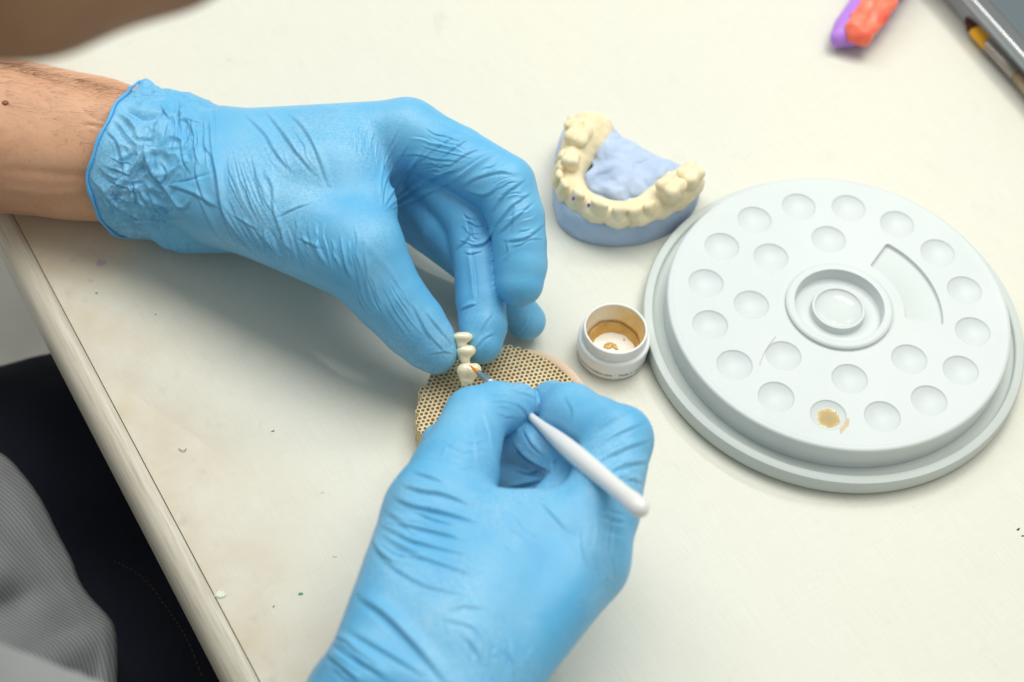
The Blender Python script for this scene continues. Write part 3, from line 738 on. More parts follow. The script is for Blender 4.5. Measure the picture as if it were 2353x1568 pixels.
for pts_, w, a, s in (
    (Z1((1200,370),(1330,500),(1400,620),(1510,750)), .15, .075, 1), (Z1((1340,350),(1430,460),(1540,610),(1670,770)), .14, .075, 1), (Z1((1500,360),(1600,460),(1680,600),(1770,850)), .13, .07, 1),
    (Z1((965,360),(960,500),(975,700),(1010,900),(1050,1050),(1130,1180),(1250,1310),(1400,1440)), .17, .10, 1), (Z1((940,640),(990,760),(1030,1000),(1090,1180),(1200,1330),(1300,1410)), .13, .07, 1),
    (Z1((930,330),(945,420),(950,560),(962,660)), .14, .08, -1),
    (Z1((850,900),(930,1080),(1030,1230),(1180,1370)), .14, .06, 1), (Z1((1240,660),(1270,800),(1330,1050)), .13, .045, 1), (Z1((1330,770),(1380,870),(1390,1030),(1440,1180)), .14, .065, 1),
    (Z1((480,600),(520,740),(620,860),(720,1000)), .14, .10, 1), (Z1((600,690),(650,770),(630,850),(560,850)), .11, .08, 1), (Z1((650,850),(800,820),(950,770)), .08, -.05, 0), (Z1((650,850),(830,910),(1000,1010)), .12, .07, 1),
    (Z1((480,600),(430,680),(380,760)), .11, .07, 1), (Z1((230,480),(300,560),(340,720),(350,800)), .13, .09, 1), (Z1((350,790),(280,870),(300,960)), .13, .10, 1), (Z1((360,800),(400,930),(390,1000)), .13, .10, -1),
    (Z1((200,920),(300,1010),(400,1040)), .12, .08, 1), (Z1((400,1040),(430,1130),(450,1210)), .12, .09, 1), (Z1((560,440),(520,500),(480,580)), .11, .07, 1), (Z1((640,330),(590,400),(540,440)), .11, .06, 1),
    (Z1((735,260),(740,420),(760,500)), .13, .07, 1), (Z1((900,590),(930,620),(965,670)), .08, .05, 1), (Z1((1420,1070),(1520,1020),(1630,980)), .09, .05, 1), (Z1((1560,1220),(1640,1260),(1720,1290)), .09, .045, 1),
    (Z1((840,700),(850,800),(900,930),(960,1010)), .12, .06, 1), (Z1((740,560),(760,680),(800,760)), .12, .06, 1), (Z1((820,520),(840,600),(850,700)), .10, .05, 1), (Z1((640,900),(700,990),(760,1010),(800,960)), .11, .08, 1),
    (Z1((520,900),(560,1000),(640,1060),(760,1060)), .13, .08, 1), (Z1((420,860),(450,960),(520,1040)), .12, .08, -1), (Z1((1190,840),(1220,960),(1260,1080)), .12, .05, 1), (Z1((1270,1180),(1330,1240),(1350,1330)), .12, .06, 1),
    (Z1((1100,1060),(1200,1120),(1270,1160)), .08, .04, 1), (Z1((1420,1120),(1460,1230),(1500,1400)), .12, .06, 1),
    # index and web
    (Z2((165,620),(190,480),(300,300)), .10, .05, 1), (Z2((170,630),(250,510),(400,310)), .10, .055, 1), (Z2((180,640),(320,530),(480,450),(570,420)), .13, .07, 1), (Z2((158,560),(172,430),(240,290)), .10, .045, 1),
    (Z2((200,640),(330,580),(470,520),(560,470)), .12, .06, 1), (Z2((165,500),(180,360),(260,200)), .09, .03, 1), (Z2((210,560),(290,440),(430,330)), .09, .04, 1),
    (Z2((560,470),(640,410),(720,360),(810,325)), .11, .075, -1), (Z2((580,520),(660,470),(780,440),(860,450)), .12, .05, 1), (Z2((750,640),(800,560),(910,480)), .11, .075, 1), (Z2((760,720),(840,620),(940,550)), .11, .07, 1),
    (Z2((780,760),(850,690),(950,600)), .10, .06, 1), (Z2((820,800),(920,780),(1015,710)), .12, .07, 1), (Z2((840,650),(860,620),(850,760)), .09, .04, 1), (Z2((600,540),(700,560),(770,520)), .12, .05, 1),
    (Z2((430,330),(500,280),(570,240)), .10, .03, 1), (Z2((470,370),(550,310),(630,260)), .10, .035, 1), (Z2((500,420),(600,350),(700,310)), .10, .04, 1), (Z2((820,810),(830,860),(800,900)), .10, .05, 1),
    # middle finger
    (Z2((560,840),(620,770),(600,690)), .11, .08, 1), (Z2((620,830),(700,810),(750,750)), .11, .08, 1), (Z2((620,840),(640,980),(650,1110)), .12, .07, -1), (Z2((580,1160),(620,1140),(660,1130)), .09, .06, 1),
    (Z2((640,720),(650,780),(680,790)), .09, .05, 1),  (Z2((640,1380),(700,1310),(760,1280)), .09, .035, 1), (Z2((660,1330),(690,1250),(740,1180)), .12, .03, 1),
    # thumb
    (Z2((330,1130),(380,1230),(430,1330)), .13, .05, 1), (Z2((390,1160),(460,1250),(530,1330)), .13, .05, 1), (Z2((400,1270),(450,1330),(500,1380)), .10, .035, 1), (Z2((430,1390),(490,1380),(540,1390)), .08, .03, 1), (Z2((60,880),(80,1000),(110,1120)), .13, .035, 1), (Z2((20,860),(40,960),(60,1080)), .12, .03, 1),
    (Z2((60,780),(160,900),(280,1050)), .16, .02, 0), (Z2((870,1290),(920,1240),(940,1180)), .10, .03, 1)):
    st.append((pts_, w, a, s))
st += sheet(Z1((1300,1050),(1340,1250),(1480,1470)), Z1((2020,1150),(2030,1350),(2060,1570)), 17, .105, .060, .06, 1, 0.0, 1.0, R1)
st += sheet(Z1((1000,900),(1100,1100),(1300,1380)), Z1((1350,1100),(1420,1300),(1560,1490)), 9, .10, .045, .10, 1, 0.0, 1.0, R1)
st += sheet(Z1((1930,450),(1950,600),(1985,760)), Z1((2100,430),(2100,600),(2110,760)), 8, .06, .016, .10, 1, 0.0, 1.0, R1)
st += sheet(Z2((20,130),(30,260),(20,400)), Z2((330,110),(250,260),(190,420)), 12, .07, .016, .12, 1, 0.0, 1.0, R1)
st += sheet(Z2((-20,1000),(10,1120),(90,1250)), Z2((110,960),(170,1120),(260,1290)), 8, .09, .03, .10, 1, 0.0, 1.0, R1)
st += sheet(Z2((600,620),(620,660),(700,690)), Z2((560,850),(640,880),(760,860)), 6, .09, .05, .1, 1, 0.0, 1.0, R1)
st += sheet(Z1((1000,360),(1150,620),(1250,900)), Z1((1480,360),(1620,620),(1750,900)), 8, .10, .022, .10, 1, 0.0, 1.0, R1)
st += sheet(Z2((380,90),(560,170),(760,300)), Z2((180,470),(420,480),(560,440)), 12, .075, .030, .10, 1, 0.0, 1.0, R1)
st += sheet(Z2((830,345),(740,380),(650,430)), Z2((985,600),(900,600),(800,640)), 8, .075, .035, .10, 1, 0.0, 1.0, R1)
st += sheet(Z2((985,600),(900,640),(800,690)), Z2((1020,820),(930,830),(850,860)), 5, .075, .035, .10, 1, 0.0, 1.0, R1)
st += sheet(Z2((200,900),(300,1080),(420,1240)), Z2((120,1010),(220,1200),(330,1360)), 7, .08, .022, .10, 1, 0.0, 1.0, R1)
st += sheet(Z1((1000,560),(1080,860),(1250,1200)), Z1((1250,640),(1340,900),(1500,1200)), 9, .075, .03, .10, 1, 0.0, 1.0, R1)
st += sheet(Z1((560,250),(640,400),(600,620)), Z1((950,380),(930,560),(960,760)), 9, .085, .05, .12, 1, 0.0, 1.0, R1)
st += sheet(Z1((240,900),(420,960),(620,1000)), Z1((260,1120),(440,1180),(700,1180)), 4, .085, .05, .12, 1, 0.0, 1.0, R1)
st += sheet(Z1((200,560),(330,640),(470,640)), Z1((190,860),(330,900),(480,980)), 3, .085, .05, .12, 1, 0.0, 1.0, R1)
folds(me, st)
glove = finish(me, 'glove', M_glove, person); tag(glove, 'light blue glove pinching the tooth bridge, cuff crumpled at the wrist')
# rolled rim bead
ring_pts = []
for k in range(120):
    a = -math.pi+2*math.pi*k/120; ang_ = vang+flip*a; dirv = e1*math.cos(ang_)+e2*math.sin(ang_); s = float(rimline(np.array(a)))+.05
    base = o0+ax*s
    lo_, hi_ = .8, 5.5
    rs = np.linspace(lo_, hi_, 260); pp = base+rs[:,None]*dirv; ix = np.round((pp-fld.lo)/h).astype(int)
    ok = np.all((ix >= 0) & (ix < fld.n), axis=1); dv = np.full(len(rs), 9.0); dv[ok] = D[ix[ok,0], ix[ok,1], ix[ok,2]]
    j = np.where(dv < .06)[0]; ring_pts.append(base+dirv*((rs[j[-1]]-.01) if len(j) else 3.0))
ring_pts = np.array(ring_pts)
for _ in range(3): ring_pts = .5*ring_pts+.25*(np.roll(ring_pts, 1, 0)+np.roll(ring_pts, -1, 0))
V, F = tube_vf(ring_pts, .075+.015*np.sin(np.arange(120)*.9), 8, True); mesh('rolled_rim', V, F, M_rim, glove)
del D
# --- left forearm
fa = Field((-46, -8, -.2), (-25, 14, 8.2), .16); D = fa.empty(); fa.chain(D, [(c[0], c[1]) for c in armn], 1.2)
fa.cone(D, N(0, 250, 4.4, 90), N(330, 300, 4.0, 80), 1.0); 
V, F = nets(D, fa.lo, .16); V = relax(V, F, 4); me = subdivided(V, F, 1)
Va, Na = getv(me); Va += Na*(.05*noise3(Va, .55, 2)+.012*noise3(Va, 2.2, 5))[:,None]; me.vertices.foreach_set('co', Va.astype(np.float32).ravel()); me.update()
folds(me, [([(255,300),(220,290),(190,285)], .10, -.05, 0), ([(262,292),(225,275),(200,265)], .09, -.03, 0), ([(0,430),(100,445),(215,440)], .35, .06, 0), ([(0,390),(120,400),(220,410)], .3, -.05, 0)])
bv = BVHTree.FromPolygons([tuple(x) for x in getv(me)[0]], [tuple(p.vertices) for p in me.polygons])
arm = finish(me, 'forearm', M_skin, person)
def on(bvh, x, y):
    hh = bvh.ray_cast(Vector(CAM), Vector(ray(x, y)).normalized()); return hh[0], hh[1]
p_, n_ = on(bv, 12, 236)
if p_ is not None:
    f2 = Field(np.array(p_)-.5, np.array(p_)+.5, .04); d2 = f2.empty(); f2.ball(d2, np.array(p_), (.16,.14,.06)); V, F = nets(d2, f2.lo, .04); V = relax(V, F, 2); mesh('mole', V, F, M_mole, arm)
parts = []; rh = random.Random(5)
axd = Vector(ax)
for i in range(330):
    edge_h = i < 190
    x = rh.uniform(-20, 300); ytop = 140+.235*x
    y = ytop+ (abs(rh.gauss(0, 14)) if edge_h else rh.uniform(5, 190)*rh.random()**.4)
    hp_, hn_ = on(bv, x, y)
    if hp_ is None: continue
    cdir = Vector(RM[:,1])
    d0 = (hn_*.30+axd*rh.uniform(.5, 1.0)+cdir*rh.uniform(-.2, .30)).normalized(); L = rh.uniform(.5, 1.25); k = []
    for t in np.linspace(0, 1, 6):
        k.append(np.array(hp_+d0*L*t+axd*(.28*L*t*t)-hn_*(.10*L*t*t)-cdir*(.12*L*t*t)))
    vt, ft = tube_vf(k, np.linspace(.0042, .0015, 6), 3); parts.append((vt, ft))
V, F = join_vf(parts); tag(mesh('arm_hair', V, F, M_hair, arm), kind='stuff')

# --- right glove
h2 = .09
fld = Field((-25, -26, -.3), (-5, -1.5, 11.2), h2); D = fld.empty()
imc2 = N(1346, 1288, 7.0, 97)
for a, b, k in ((imc2, N(1085, 1620, 6.8, 100), .9), (N(1325, 1325, 5.4, 92), N(1065, 1630, 5.2, 105), .9), (N(1285, 1350, 3.9, 88), N(1035, 1630, 3.7, 110), .9), (N(1220, 1360, 2.5, 84), N(1000, 1630, 2.6, 110), .9),
                (N(1000, 1185, 7.0, 118), N(868, 1575, 6.4, 128), .9), (N(1125, 1225, 7.3, 92), N(985, 1600, 7.0, 120), 1.2), (N(1240, 1230, 7.1, 90), N(1060, 1480, 7.0, 120), 1.2), (N(960, 1330, 4.2, 120), N(900, 1600, 4.0, 125), .9)):
    fld.cone(D, a, b, k)
finger([imc2, N(1378, 1170, 7.4, 92), N(1420, 1010, 7.6, 80), N(1375, 985, 7.1, 70), N(1312, 948, 6.1, 66), N(1270, 930, 5.2, 56)], .5, .25)
finger([N(1000, 1185, 7.0, 118), N(1045, 1085, 7.0, 100), N(1092, 962, 6.6, 73), N(1140, 940, 6.3, 62), N(1191, 927, 5.9, 48)], .5, .25)
finger([N(1325, 1325, 5.4, 92), N(1385, 1130, 6.0, 72), N(1330, 1072, 5.9, 68), N(1245, 1028, 5.2, 64), N(1150, 1015, 4.3, 56), N(1014, 1019, 2.9, 48)], .2)
finger([N(1285, 1350, 3.9, 88), N(1340, 1170, 4.9, 68), N(1280, 1120, 4.6, 64), N(1170, 1095, 3.6, 58), N(1060, 1080, 2.4, 50)], .2)
finger([N(1220, 1360, 2.5, 84), N(1270, 1200, 2.4, 60), N(1200, 1150, 1.9, 54), N(1090, 1140, 1.3, 48)], .2)
D = fuse(D)
fld.cone(D, N(1150, 1205, 7.3, 62), N(1330, 1205, 7.3, 80), .7); fld.cone(D, N(1250, 1190, 6.3, 64), N(1345, 1085, 5.7, 60), .4)
fld.cone(D, N(880, 1640, 4.8, 190), N(840, 1740, 5, 205), .5)
pl = P(860, 1720, 5); axr = P(860, 1720, 5)-P(960, 1500, 5); axr /= np.linalg.norm(axr)
V, F = nets(D, fld.lo, h2); V = relax(V, F, 4); me = subdivided(V, F, 1); del D
V, Nn = getv(me); V += Nn*(.03*noise3(V, .5, 3)+.012*noise3(V, 1.3, 8))[:,None]; me.vertices.foreach_set('co', V.astype(np.float32).ravel()); me.update()
R2 = random.Random(8); st = []
for pts_, w, a, s in (
    (Z3((560,535),(640,560),(710,585)), .13, .07, 1), (Z3((515,600),(600,625),(700,640),(830,690)), .15, .08, 1), (Z3((470,660),(560,700),(700,730),(870,780)), .16, .085, 1), (Z3((430,730),(520,790),(680,830),(790,860)), .15, .075, 1),
    (Z3((400,790),(520,855),(600,885),(830,940)), .15, .06, 1), (Z3((350,850),(400,930),(470,980)), .14, .065, 1), (Z3((440,880),(600,950),(860,1040)), .16, .06, 1), (Z3((360,900),(450,990),(620,1090),(850,1140)), .16, .045, 1),
    (Z3((300,1145),(420,1230),(560,1370),(720,1560)), .22, .13, 1), (Z3((250,1310),(400,1400),(600,1520)), .18, .07, 1), (Z3((180,1350),(300,1450),(440,1550)), .18, .08, 1), (Z3((720,1210),(810,1190),(900,1205)), .13, .04, 1),
    (Z3((140,1430),(220,1490),(300,1560)), .16, .09, 1), (Z3((700,1250),(860,1300),(900,1420)), .16, .03, 1), (Z3((800,1330),(880,1420),(900,1540)), .16, .035, 1), (Z3((1000,1380),(1040,1460),(1050,1560)), .16, .03, 1),
    (Z3((1400,390),(1500,290),(1650,212)), .12, .09, -1), (Z3((1440,500),(1560,430),(1710,375)), .14, .065, 1), (Z3((1480,560),(1600,495),(1745,480)), .14, .065, 1), (Z3((1500,590),(1600,565),(1700,590)), .13, .05, 1),
    (Z3((1420,440),(1530,360),(1680,290)), .13, .045, 1), (Z3((1060,200),(1110,240),(1130,300)), .12, .04, 1), (Z3((1040,140),(1100,150),(1150,170)), .10, .03, 1), (Z3((1140,640),(1220,720),(1310,820)), .14, .03, 1),
    (Z3((700,380),(760,420),(800,440)), .10, .03, 1), (Z3((620,470),(700,470),(720,400)), .10, .04, 1), (Z3((900,240),(930,340),(940,430)), .14, .025, 1), (Z3((830,260),(860,380),(870,500)), .14, .02, 1),
    (Z3((1300,160),(1340,240),(1320,330)), .14, .025, 1), (Z3((1590,770),(1560,760),(1500,740)), .12, .06, 1), (Z3((1600,800),(1540,800),(1480,770)), .12, .05, 1), (Z3((1595,870),(1550,860),(1500,840)), .12, .03, 1)):
    st.append((pts_, w, a, s))
for pts_, w, a in ((Z3((1050,400),(1120,470),(1230,535)), .12, .08), (Z3((1235,545),(1240,490),(1275,450)), .10, .08), (Z3((1020,610),(1100,595),(1200,570)), .12, .07), (Z3((1100,330),(1140,400),(1190,450)), .11, .05), (Z3((1050,520),(1120,540),(1170,520)), .12, .06)): st.append((pts_, w, a, 1))
st += sheet(Z3((480,640),(640,690),(800,740)), Z3((330,920),(480,1010),(720,1090)), 8, .11, .035, .1, 1, 0.0, 1.0, R2)
st += sheet(Z3((1430,470),(1550,400),(1700,330)), Z3((1500,640),(1600,590),(1700,560)), 7, .10, .03, .1, 1, 0.0, 1.0, R2)
st += sheet(Z3((160,1300),(300,1400),(450,1520)), Z3((90,1480),(180,1540),(300,1600)), 5, .13, .05, .1, 1, 0.0, 1.0, R2)
st += sheet(Z3((740,1240),(800,1400),(820,1560)), Z3((1150,1330),(1150,1440),(1120,1570)), 9, .13, .022, .1, 1, 0.0, 1.0, R2)
st.append((Z3((1125,95),(1163,150),(1163,225),(1140,285)), .085, -.13, 0))
st += sheet(Z3((700,330),(820,360),(930,330)), Z3((640,520),(780,560),(900,560)), 8, .08, .022, .12, 1, 0.0, 1.0, R2)
st += sheet(Z3((920,700),(1100,780),(1300,960)), Z3((820,860),(980,1000),(1160,1160)), 8, .10, .018, .12, 1, 0.0, 1.0, R2)
st += sheet(Z3((1560,700),(1540,900),(1560,1080)), Z3((1400,760),(1380,900),(1420,1080)), 6, .10, .025, .12, 1, 0.0, 1.0, R2)
st += sheet(Z3((880,120),(1000,110),(1120,130)), Z3((900,260),(1000,270),(1120,290)), 5, .08, .02, .12, 1, 0.0, 1.0, R2)
folds(me, st)
glove2 = finish(me, 'glove', M_glove, person); tag(glove2, 'light blue glove holding the white brush, seen from the thumb side')
rb = spline([P(x, y, z) for x, y, z in ((700,1700,5.5),(760,1660,8.6),(880,1690,10.4),(1010,1760,8.5),(1040,1800,5),(980,1850,2),(850,1800,.8),(730,1750,2.2))], 60)
# --- right forearm (leaves the glove below the picture)
fa = Field((-50, -46, -.2), (-14, -19, 13), .3); D = fa.empty()
fa.chain(D, [N(900, 1640, 5, 120), N(820, 1800, 5.5, 140), N(600, 2100, 7, 190), N(300, 2350, 8, 230)], 1.0)
V, F = nets(D, fa.lo, .3); V = relax(V, F, 3); mesh('forearm', V*1.0, F, M_skin, person)
# --- head leaning in at the far left, out of focus
def Q(x, y, dist): d = ray(x, y); return CAM+d/np.linalg.norm(d)*dist
Hc = Q(-60, -420, 47); fw = np.array([.55,.45,-.70]); fw /= np.linalg.norm(fw)
rgt = np.cross(fw, (0,0,1.0)); rgt /= np.linalg.norm(rgt); upv = np.cross(rgt, fw)
chin = Q(75, -130, 45)
hd = Field(chin+np.array([-16,-16,-6]), chin+np.array([16,18,24]), .42); D = hd.empty()
ct = chin+np.array([-4.5, 1.5, 10.5])
hd.ball(D, ct, (7.4, 8.6, 9.0), None, 1.0)
j0, j1, j2 = Q(50,-128,45), Q(350,-210,46), Q(-200,-130,45)
hd.cone(D, (j0, 2.2), (j1, 2.2), 1.2); hd.cone(D, (j0, 2.2), (j2, 2.2), 1.2); hd.cone(D, (j0, 2.2), (ct, 6.0), 1.5); hd.cone(D, (j1, 2.2), (ct+np.array([3,2,2]), 4.5), 1.5); hd.cone(D, (j2, 2.2), (ct+np.array([-3,-2,0]), 5), 1.5)
hd.cone(D, (ct+np.array([4.5,6.0,-1.5]), 1.0), (ct+np.array([5.5,7.6,-4.0]), 1.2), .8)
hd.cone(D, (ct+np.array([-3,-1,-4]), 4.5), (ct+np.array([-14,-1,-6]), 5.0), 1.2)
V, F = nets(D, hd.lo, .42); V = relax(V, F, 4); M_skin_shaded = mat('shade_toned_skin', (.30,.17,.09), .6, .3); setc(M_skin_shaded, ramp(M_skin_shaded, noise_tex(M_skin_shaded, coords(M_skin_shaded), 30, 5), [(.3, (.27,.15,.08)), (.7, (.39,.225,.125))])); head = mesh('head', V, F, M_skin_shaded, person)  # skin colour darkened to paint in the shade on the head
hd2 = hd.empty(); hd.ball(hd2, ct+np.array([-1.2,-1.0,2.2]), (7.7, 8.9, 8.6), None, .5); X, Y, Z = hd.xyz((slice(None),)*3)
hd2 = smax(hd2, (ct[2]-.5-Z+0*X+0*Y).astype(np.float32), .6); V, F = nets(hd2, hd.lo, .42); V = relax(V, F, 3); mesh('hair', V, F, M_hair, head)
# --- jeans
jf = Field((-80, -78, -42), (-8, 12, -4), .7); D = jf.empty()
ka, kb = P(-330, 1345, -16), P(760, 1025, -17)
jf.cone(D, (ka, 9.2), (kb, 7.6), 1.5)
jf.cone(D, (P(-420, 1900, -15), 10.5), (P(800, 1600, -19), 8.2), 1.5)
jf.cone(D, (P(-420, 1900, -15), 10.5), (P(-330, 1345, -16), 9.2), 2.5); jf.cone(D, (P(100,1480,-20), 7.5), (P(700,1350,-22), 6), 3)
V, F = nets(D, jf.lo, .7); V = relax(V, F, 4); me = subdivided(V, F, 1); Vj, Nj = getv(me)
Vj += Nj*(.35*noise3(Vj, .16, 2)+.12*noise3(Vj, .5, 6))[:,None]; me.vertices.foreach_set('co', Vj.astype(np.float32).ravel()); me.update()
bj = BVHTree.FromPolygons([tuple(x) for x in getv(me)[0]], [tuple(p.vertices) for p in me.polygons])
jeans = finish(me, 'jeans', M_jean, person)
parts = []
sp_ = spline([(262,1290),(330,1330),(385,1400),(430,1470),(470,1568)], 60)
for i in range(0, 58, 2):
    a_, b_ = on(bj, *sp_[i])[0], on(bj, *sp_[i+1])[0]
    if a_ is None or b_ is None: continue
    parts.append(tube_vf(np.array([a_, (a_+b_)/2+Vector((0,0,.02)), b_]), .03, 5))
if parts: V, F = join_vf(parts); tag(mesh('stitching', V, F, M_thread, jeans), kind='stuff')
# --- grey coat skirt and sleeve
edge_p = spline([(-120,985),(0,1047),(50,1096),(92,1155),(130,1232),(160,1290),(178,1338),(205,1378),(240,1415),(258,1445),(263,1500),(262,1600),(258,1720)], 90)
V = []; F = []; nc = 44
for i, (x, y) in enumerate(edge_p):
    for j in range(nc):
        t = j/(nc-1); zc = -5.5+6.5*math.sin(min(1, t*1.6)*math.pi/2)+1.5*t
        px = x-t*420; py = y+t*150
        fold = 1.1*math.sin(i*.13+t*9+1.0)*t*(1-t)*3 + .35*math.sin(i*.31-t*7)*t*(1-t)*3 + 1.1*math.exp(-((t-.06)/.035)**2)*max(0, (i-58)/32)
        V.append(P(px, py, zc+fold+.25*noise.noise((px*.01, py*.01, 3))))
for i in range(len(edge_p)-1):
    for j in range(nc-1): F.append((i*nc+j, (i+1)*nc+j, (i+1)*nc+j+1, i*nc+j+1))
coat = mesh('coat', V, F, M_coat, person)
uvl = coat.data.uv_layers.new(name='UVMap'); Va_ = np.array(V).reshape(len(edge_p), nc, 3)
ucoord = np.cumsum(np.r_[np.zeros((1, nc)), np.linalg.norm(np.diff(Va_, axis=0), axis=2)], axis=0); vcoord = np.cumsum(np.c_[np.zeros(len(edge_p)), np.linalg.norm(np.diff(Va_, axis=1), axis=2)], axis=1)
for lp in coat.data.loops:
    a_, b_ = divmod(lp.vertex_index, nc); uvl.data[lp.index].uv = ((b_/(nc-1)*9.0+a_/90*5.0)*.314/.19, 0)
md = coat.modifiers.new('thickness', 'SOLIDIFY'); md.thickness = .0025; md.offset = 0
sf = Field((-52, -58, -6), (-20, -26, 26), .5); D = sf.empty()
sf.cone(D, (Q(-190, 1440, 62), 5.4), (Q(150, 2080, 60), 5.0), 1.0)
V, F = nets(D, sf.lo, .5); V = relax(V, F, 3); me = subdivided(V, F, 1); Vs, Ns = getv(me); Vs += Ns*(.35*noise3(Vs, .25, 4)+.15*noise3(Vs, .6, 7))[:,None]
me.vertices.foreach_set('co', Vs.astype(np.float32).ravel()); me.update(); finish(me, 'sleeve', M_sleeve, coat)

# ------------------------------------------------------------------ bridge of three teeth held in the left glove
bc = P(1070, 820, 2.75); px_ = depth(bc)/FPX
def Bp(zx, zy, zd=0): 
    ux, uy = 919.1+.21985*zx, 718.1+.21985*zy
    return bc+RM[:,0]*(ux-1070)*px_-RM[:,1]*(uy-820)*px_+RM[:,2]*zd
zs = .21985*px_*1.06
bridge = thing('dental_bridge', bc, 'ivory three tooth bridge pinched between the gloved thumb and finger above the tray', 'dental bridge')
Rb = RM.copy()
def tooth_mesh(prims, label=None, name='tooth'):
    f = Field(bc-1.4, bc+1.4, .028); D = f.empty()
    for p in prims:
        if p[0] == 'b': f.ball(D, Bp(*p[1]), np.array(p[2])*zs, Rb, p[3])
        else: f.cone(D, (Bp(*p[1]), p[2]*zs), (Bp(*p[3]), p[4]*zs), p[5])
    V, F = nets(D, f.lo, .028); V = relax(V, F, 4); o = mesh(name, V, F, M_tooth, bridge)
    return o
tooth_mesh([('b', (657,258), (100,50,75), .1), ('c', (650,275), 52, (650,352), 46, .12), ('c', (610,262), 42, (640,345), 44, .1), ('b', (700,262), (46,44,60), .1)])
tooth_mesh([('b', (690,402), (95,58,75), .1), ('c', (690,425), 56, (686,505), 42, .12), ('c', (635,425), 38, (670,500), 40, .1), ('b', (738,398), (46,50,60), .1)])
tooth_mesh([('b', (720,612), (118,72,80), .1), ('c', (690,610), 78, (688,700), 52, .15), ('c', (650,600), 46, (668,735), 28, .12), ('c', (790,600), 46, (735,700), 38, .12), ('b', (788,592), (52,58,60), .1), ('c', (690,720), 48, (676,750), 26, .1)])
tooth_mesh([('c', (668,345,-.02), 40, (690,380,-.02), 40, .1), ('c', (684,500,-.02), 44, (700,570,-.02), 44, .1)], name='connector')

# ------------------------------------------------------------------ thin brush in the right glove
tip = Bp(730, 552, .42); tipP = tip
endp = P(1471, 1169, 10.7)
brush = thing('stain_brush', tip, 'white handled fine brush with orange tip held in the gloved hand', 'brush')
bd = endp-tip; bl = np.linalg.norm(bd); bdn = bd/bl
def along(L): return tip+bdn*L
def taper(name, prof, mt, n=20, parent=brush, sx=1.0):
    V, F = tube_vf(np.array([along(a) for a, r in prof]), [r for a, r in prof], n, sx=sx); return mesh(name, V, F, mt, parent)
taper('bristles', [(-.02,.008),(.08,.020),(.25,.042),(.5,.070),(.8,.092),(1.05,.098)], M_brist)
taper('ferrule', [(.95,.085),(.96,.112),(1.0,.116),(1.2,.128),(1.5,.148),(1.8,.17),(2.2,.18),(2.22,.17)], M_steel)
hl = bl
s_ = hl-4.6
taper('handle', [(2.15,.15),(2.2,.165),(3.0,.17),(4.4,.165),(hl-8.8,.165),(hl-7.9,.20),(hl-6.9,.29),(hl-5.9,.35),(hl-4.9,.37),(hl-3.6,.36),(hl-2.2,.33),(hl-1.2,.335),(hl-.6,.365),(hl-.2,.37),(hl+.08,.32),(hl+.24,.21),(hl+.30,.04)], M_handle, 28)

# ------------------------------------------------------------------ plaster model of a lower jaw
mc = P(1430, 440, 0)
model = thing('dental_model', mc, 'plaster model of a lower jaw, cream teeth on a blue base', 'dental model')
zb = 1.45
front = [(1272,455),(1285,497),(1318,527),(1368,545),(1432,550),(1495,540),(1548,518),(1585,488),(1606,452)]
out = [P(x, y, .55) for x, y in front]
back = [P(x, y, .55) for x, y in ((1606,428),(1570,412),(1520,392),(1480,372),(1440,352),(1408,320),(1385,298),(1340,292),(1292,318),(1274,380))]
loop = np.array(out+back); loop = np.vstack([spline(np.vstack([loop, loop[:1]]), 121)[:-1]])
m = len(loop); V = []; F = []; cen = loop[:,:2].mean(0)
levels = [(.985,.0),(1.0,.06),(1.0,.5),(.995,1.1),(.985,1.32),(.965,1.42),(.90,1.46)]
for s, z in levels:
    for k in range(m):
        p = cen+(loop[k,:2]-cen)*s; wob = .04*noise.noise((p[0]*1.2, p[1]*1.2, z))
        V.append((*(p+wob), z+(.10*noise.noise((p[0]*.9, p[1]*.9, 2)) if z > 1 else 0)))
for i in range(len(levels)-1):
    for k in range(m): F.append((i*m+k, i*m+(k+1)%m, (i+1)*m+(k+1)%m, (i+1)*m+k))
for s in (.75,.6,.45,.3,.15):
    b0 = len(V)
    for k in range(m):
        p = cen+(loop[k,:2]-cen)*s
        V.append((*p, 1.40-.22*(1-s)+.20*noise.noise((p[0]*.8, p[1]*.8, 5))+.12*noise.noise((p[0]*2.0, p[1]*2.0, 1))))
    for k in range(m): F.append((b0-m+k, b0-m+(k+1)%m, b0+(k+1)%m, b0+k))
V.append((*cen, 1.25)); b0 = len(V)-1-m
for k in range(m): F.append((b0+k, b0+(k+1)%m, len(V)-1))
F.append(tuple(range(m))[::-1]); mesh('plaster_base', V, F, M_blue, model)
# blue tongue side: lumpy floor rising to the ridge
mf = Field((-14, 2.5, .6), (-4.5, 13.5, 4.2), .085)
D = mf.empty(); rb = random.Random(4)
for (x, y, z, r) in ((1395,322,1.7,24),(1420,345,1.7,30),(1450,365,1.65,36),(1485,380,1.6,34),(1525,392,1.6,28),(1400,385,1.5,40),(1440,410,1.35,45),(1480,420,1.4,42),(1370,420,1.4,34),(1395,350,1.9,26),(1520,415,1.6,30),(1420,440,1.3,34)):
    c_, r_ = N(x, y, z, r); mf.ball(D, c_, (r_, r_, r_*.7), None, .35)
V, F = nets(D, mf.lo, .085); V = relax(V, F, 3); V += np.stack([noise3(V, 1.1, s) for s in (1, 2, 3)], 1)*.20+np.stack([noise3(V, 2.8, s) for s in (4, 5, 6)], 1)*.09
mesh('palate_floor', V, F, M_blue, model)
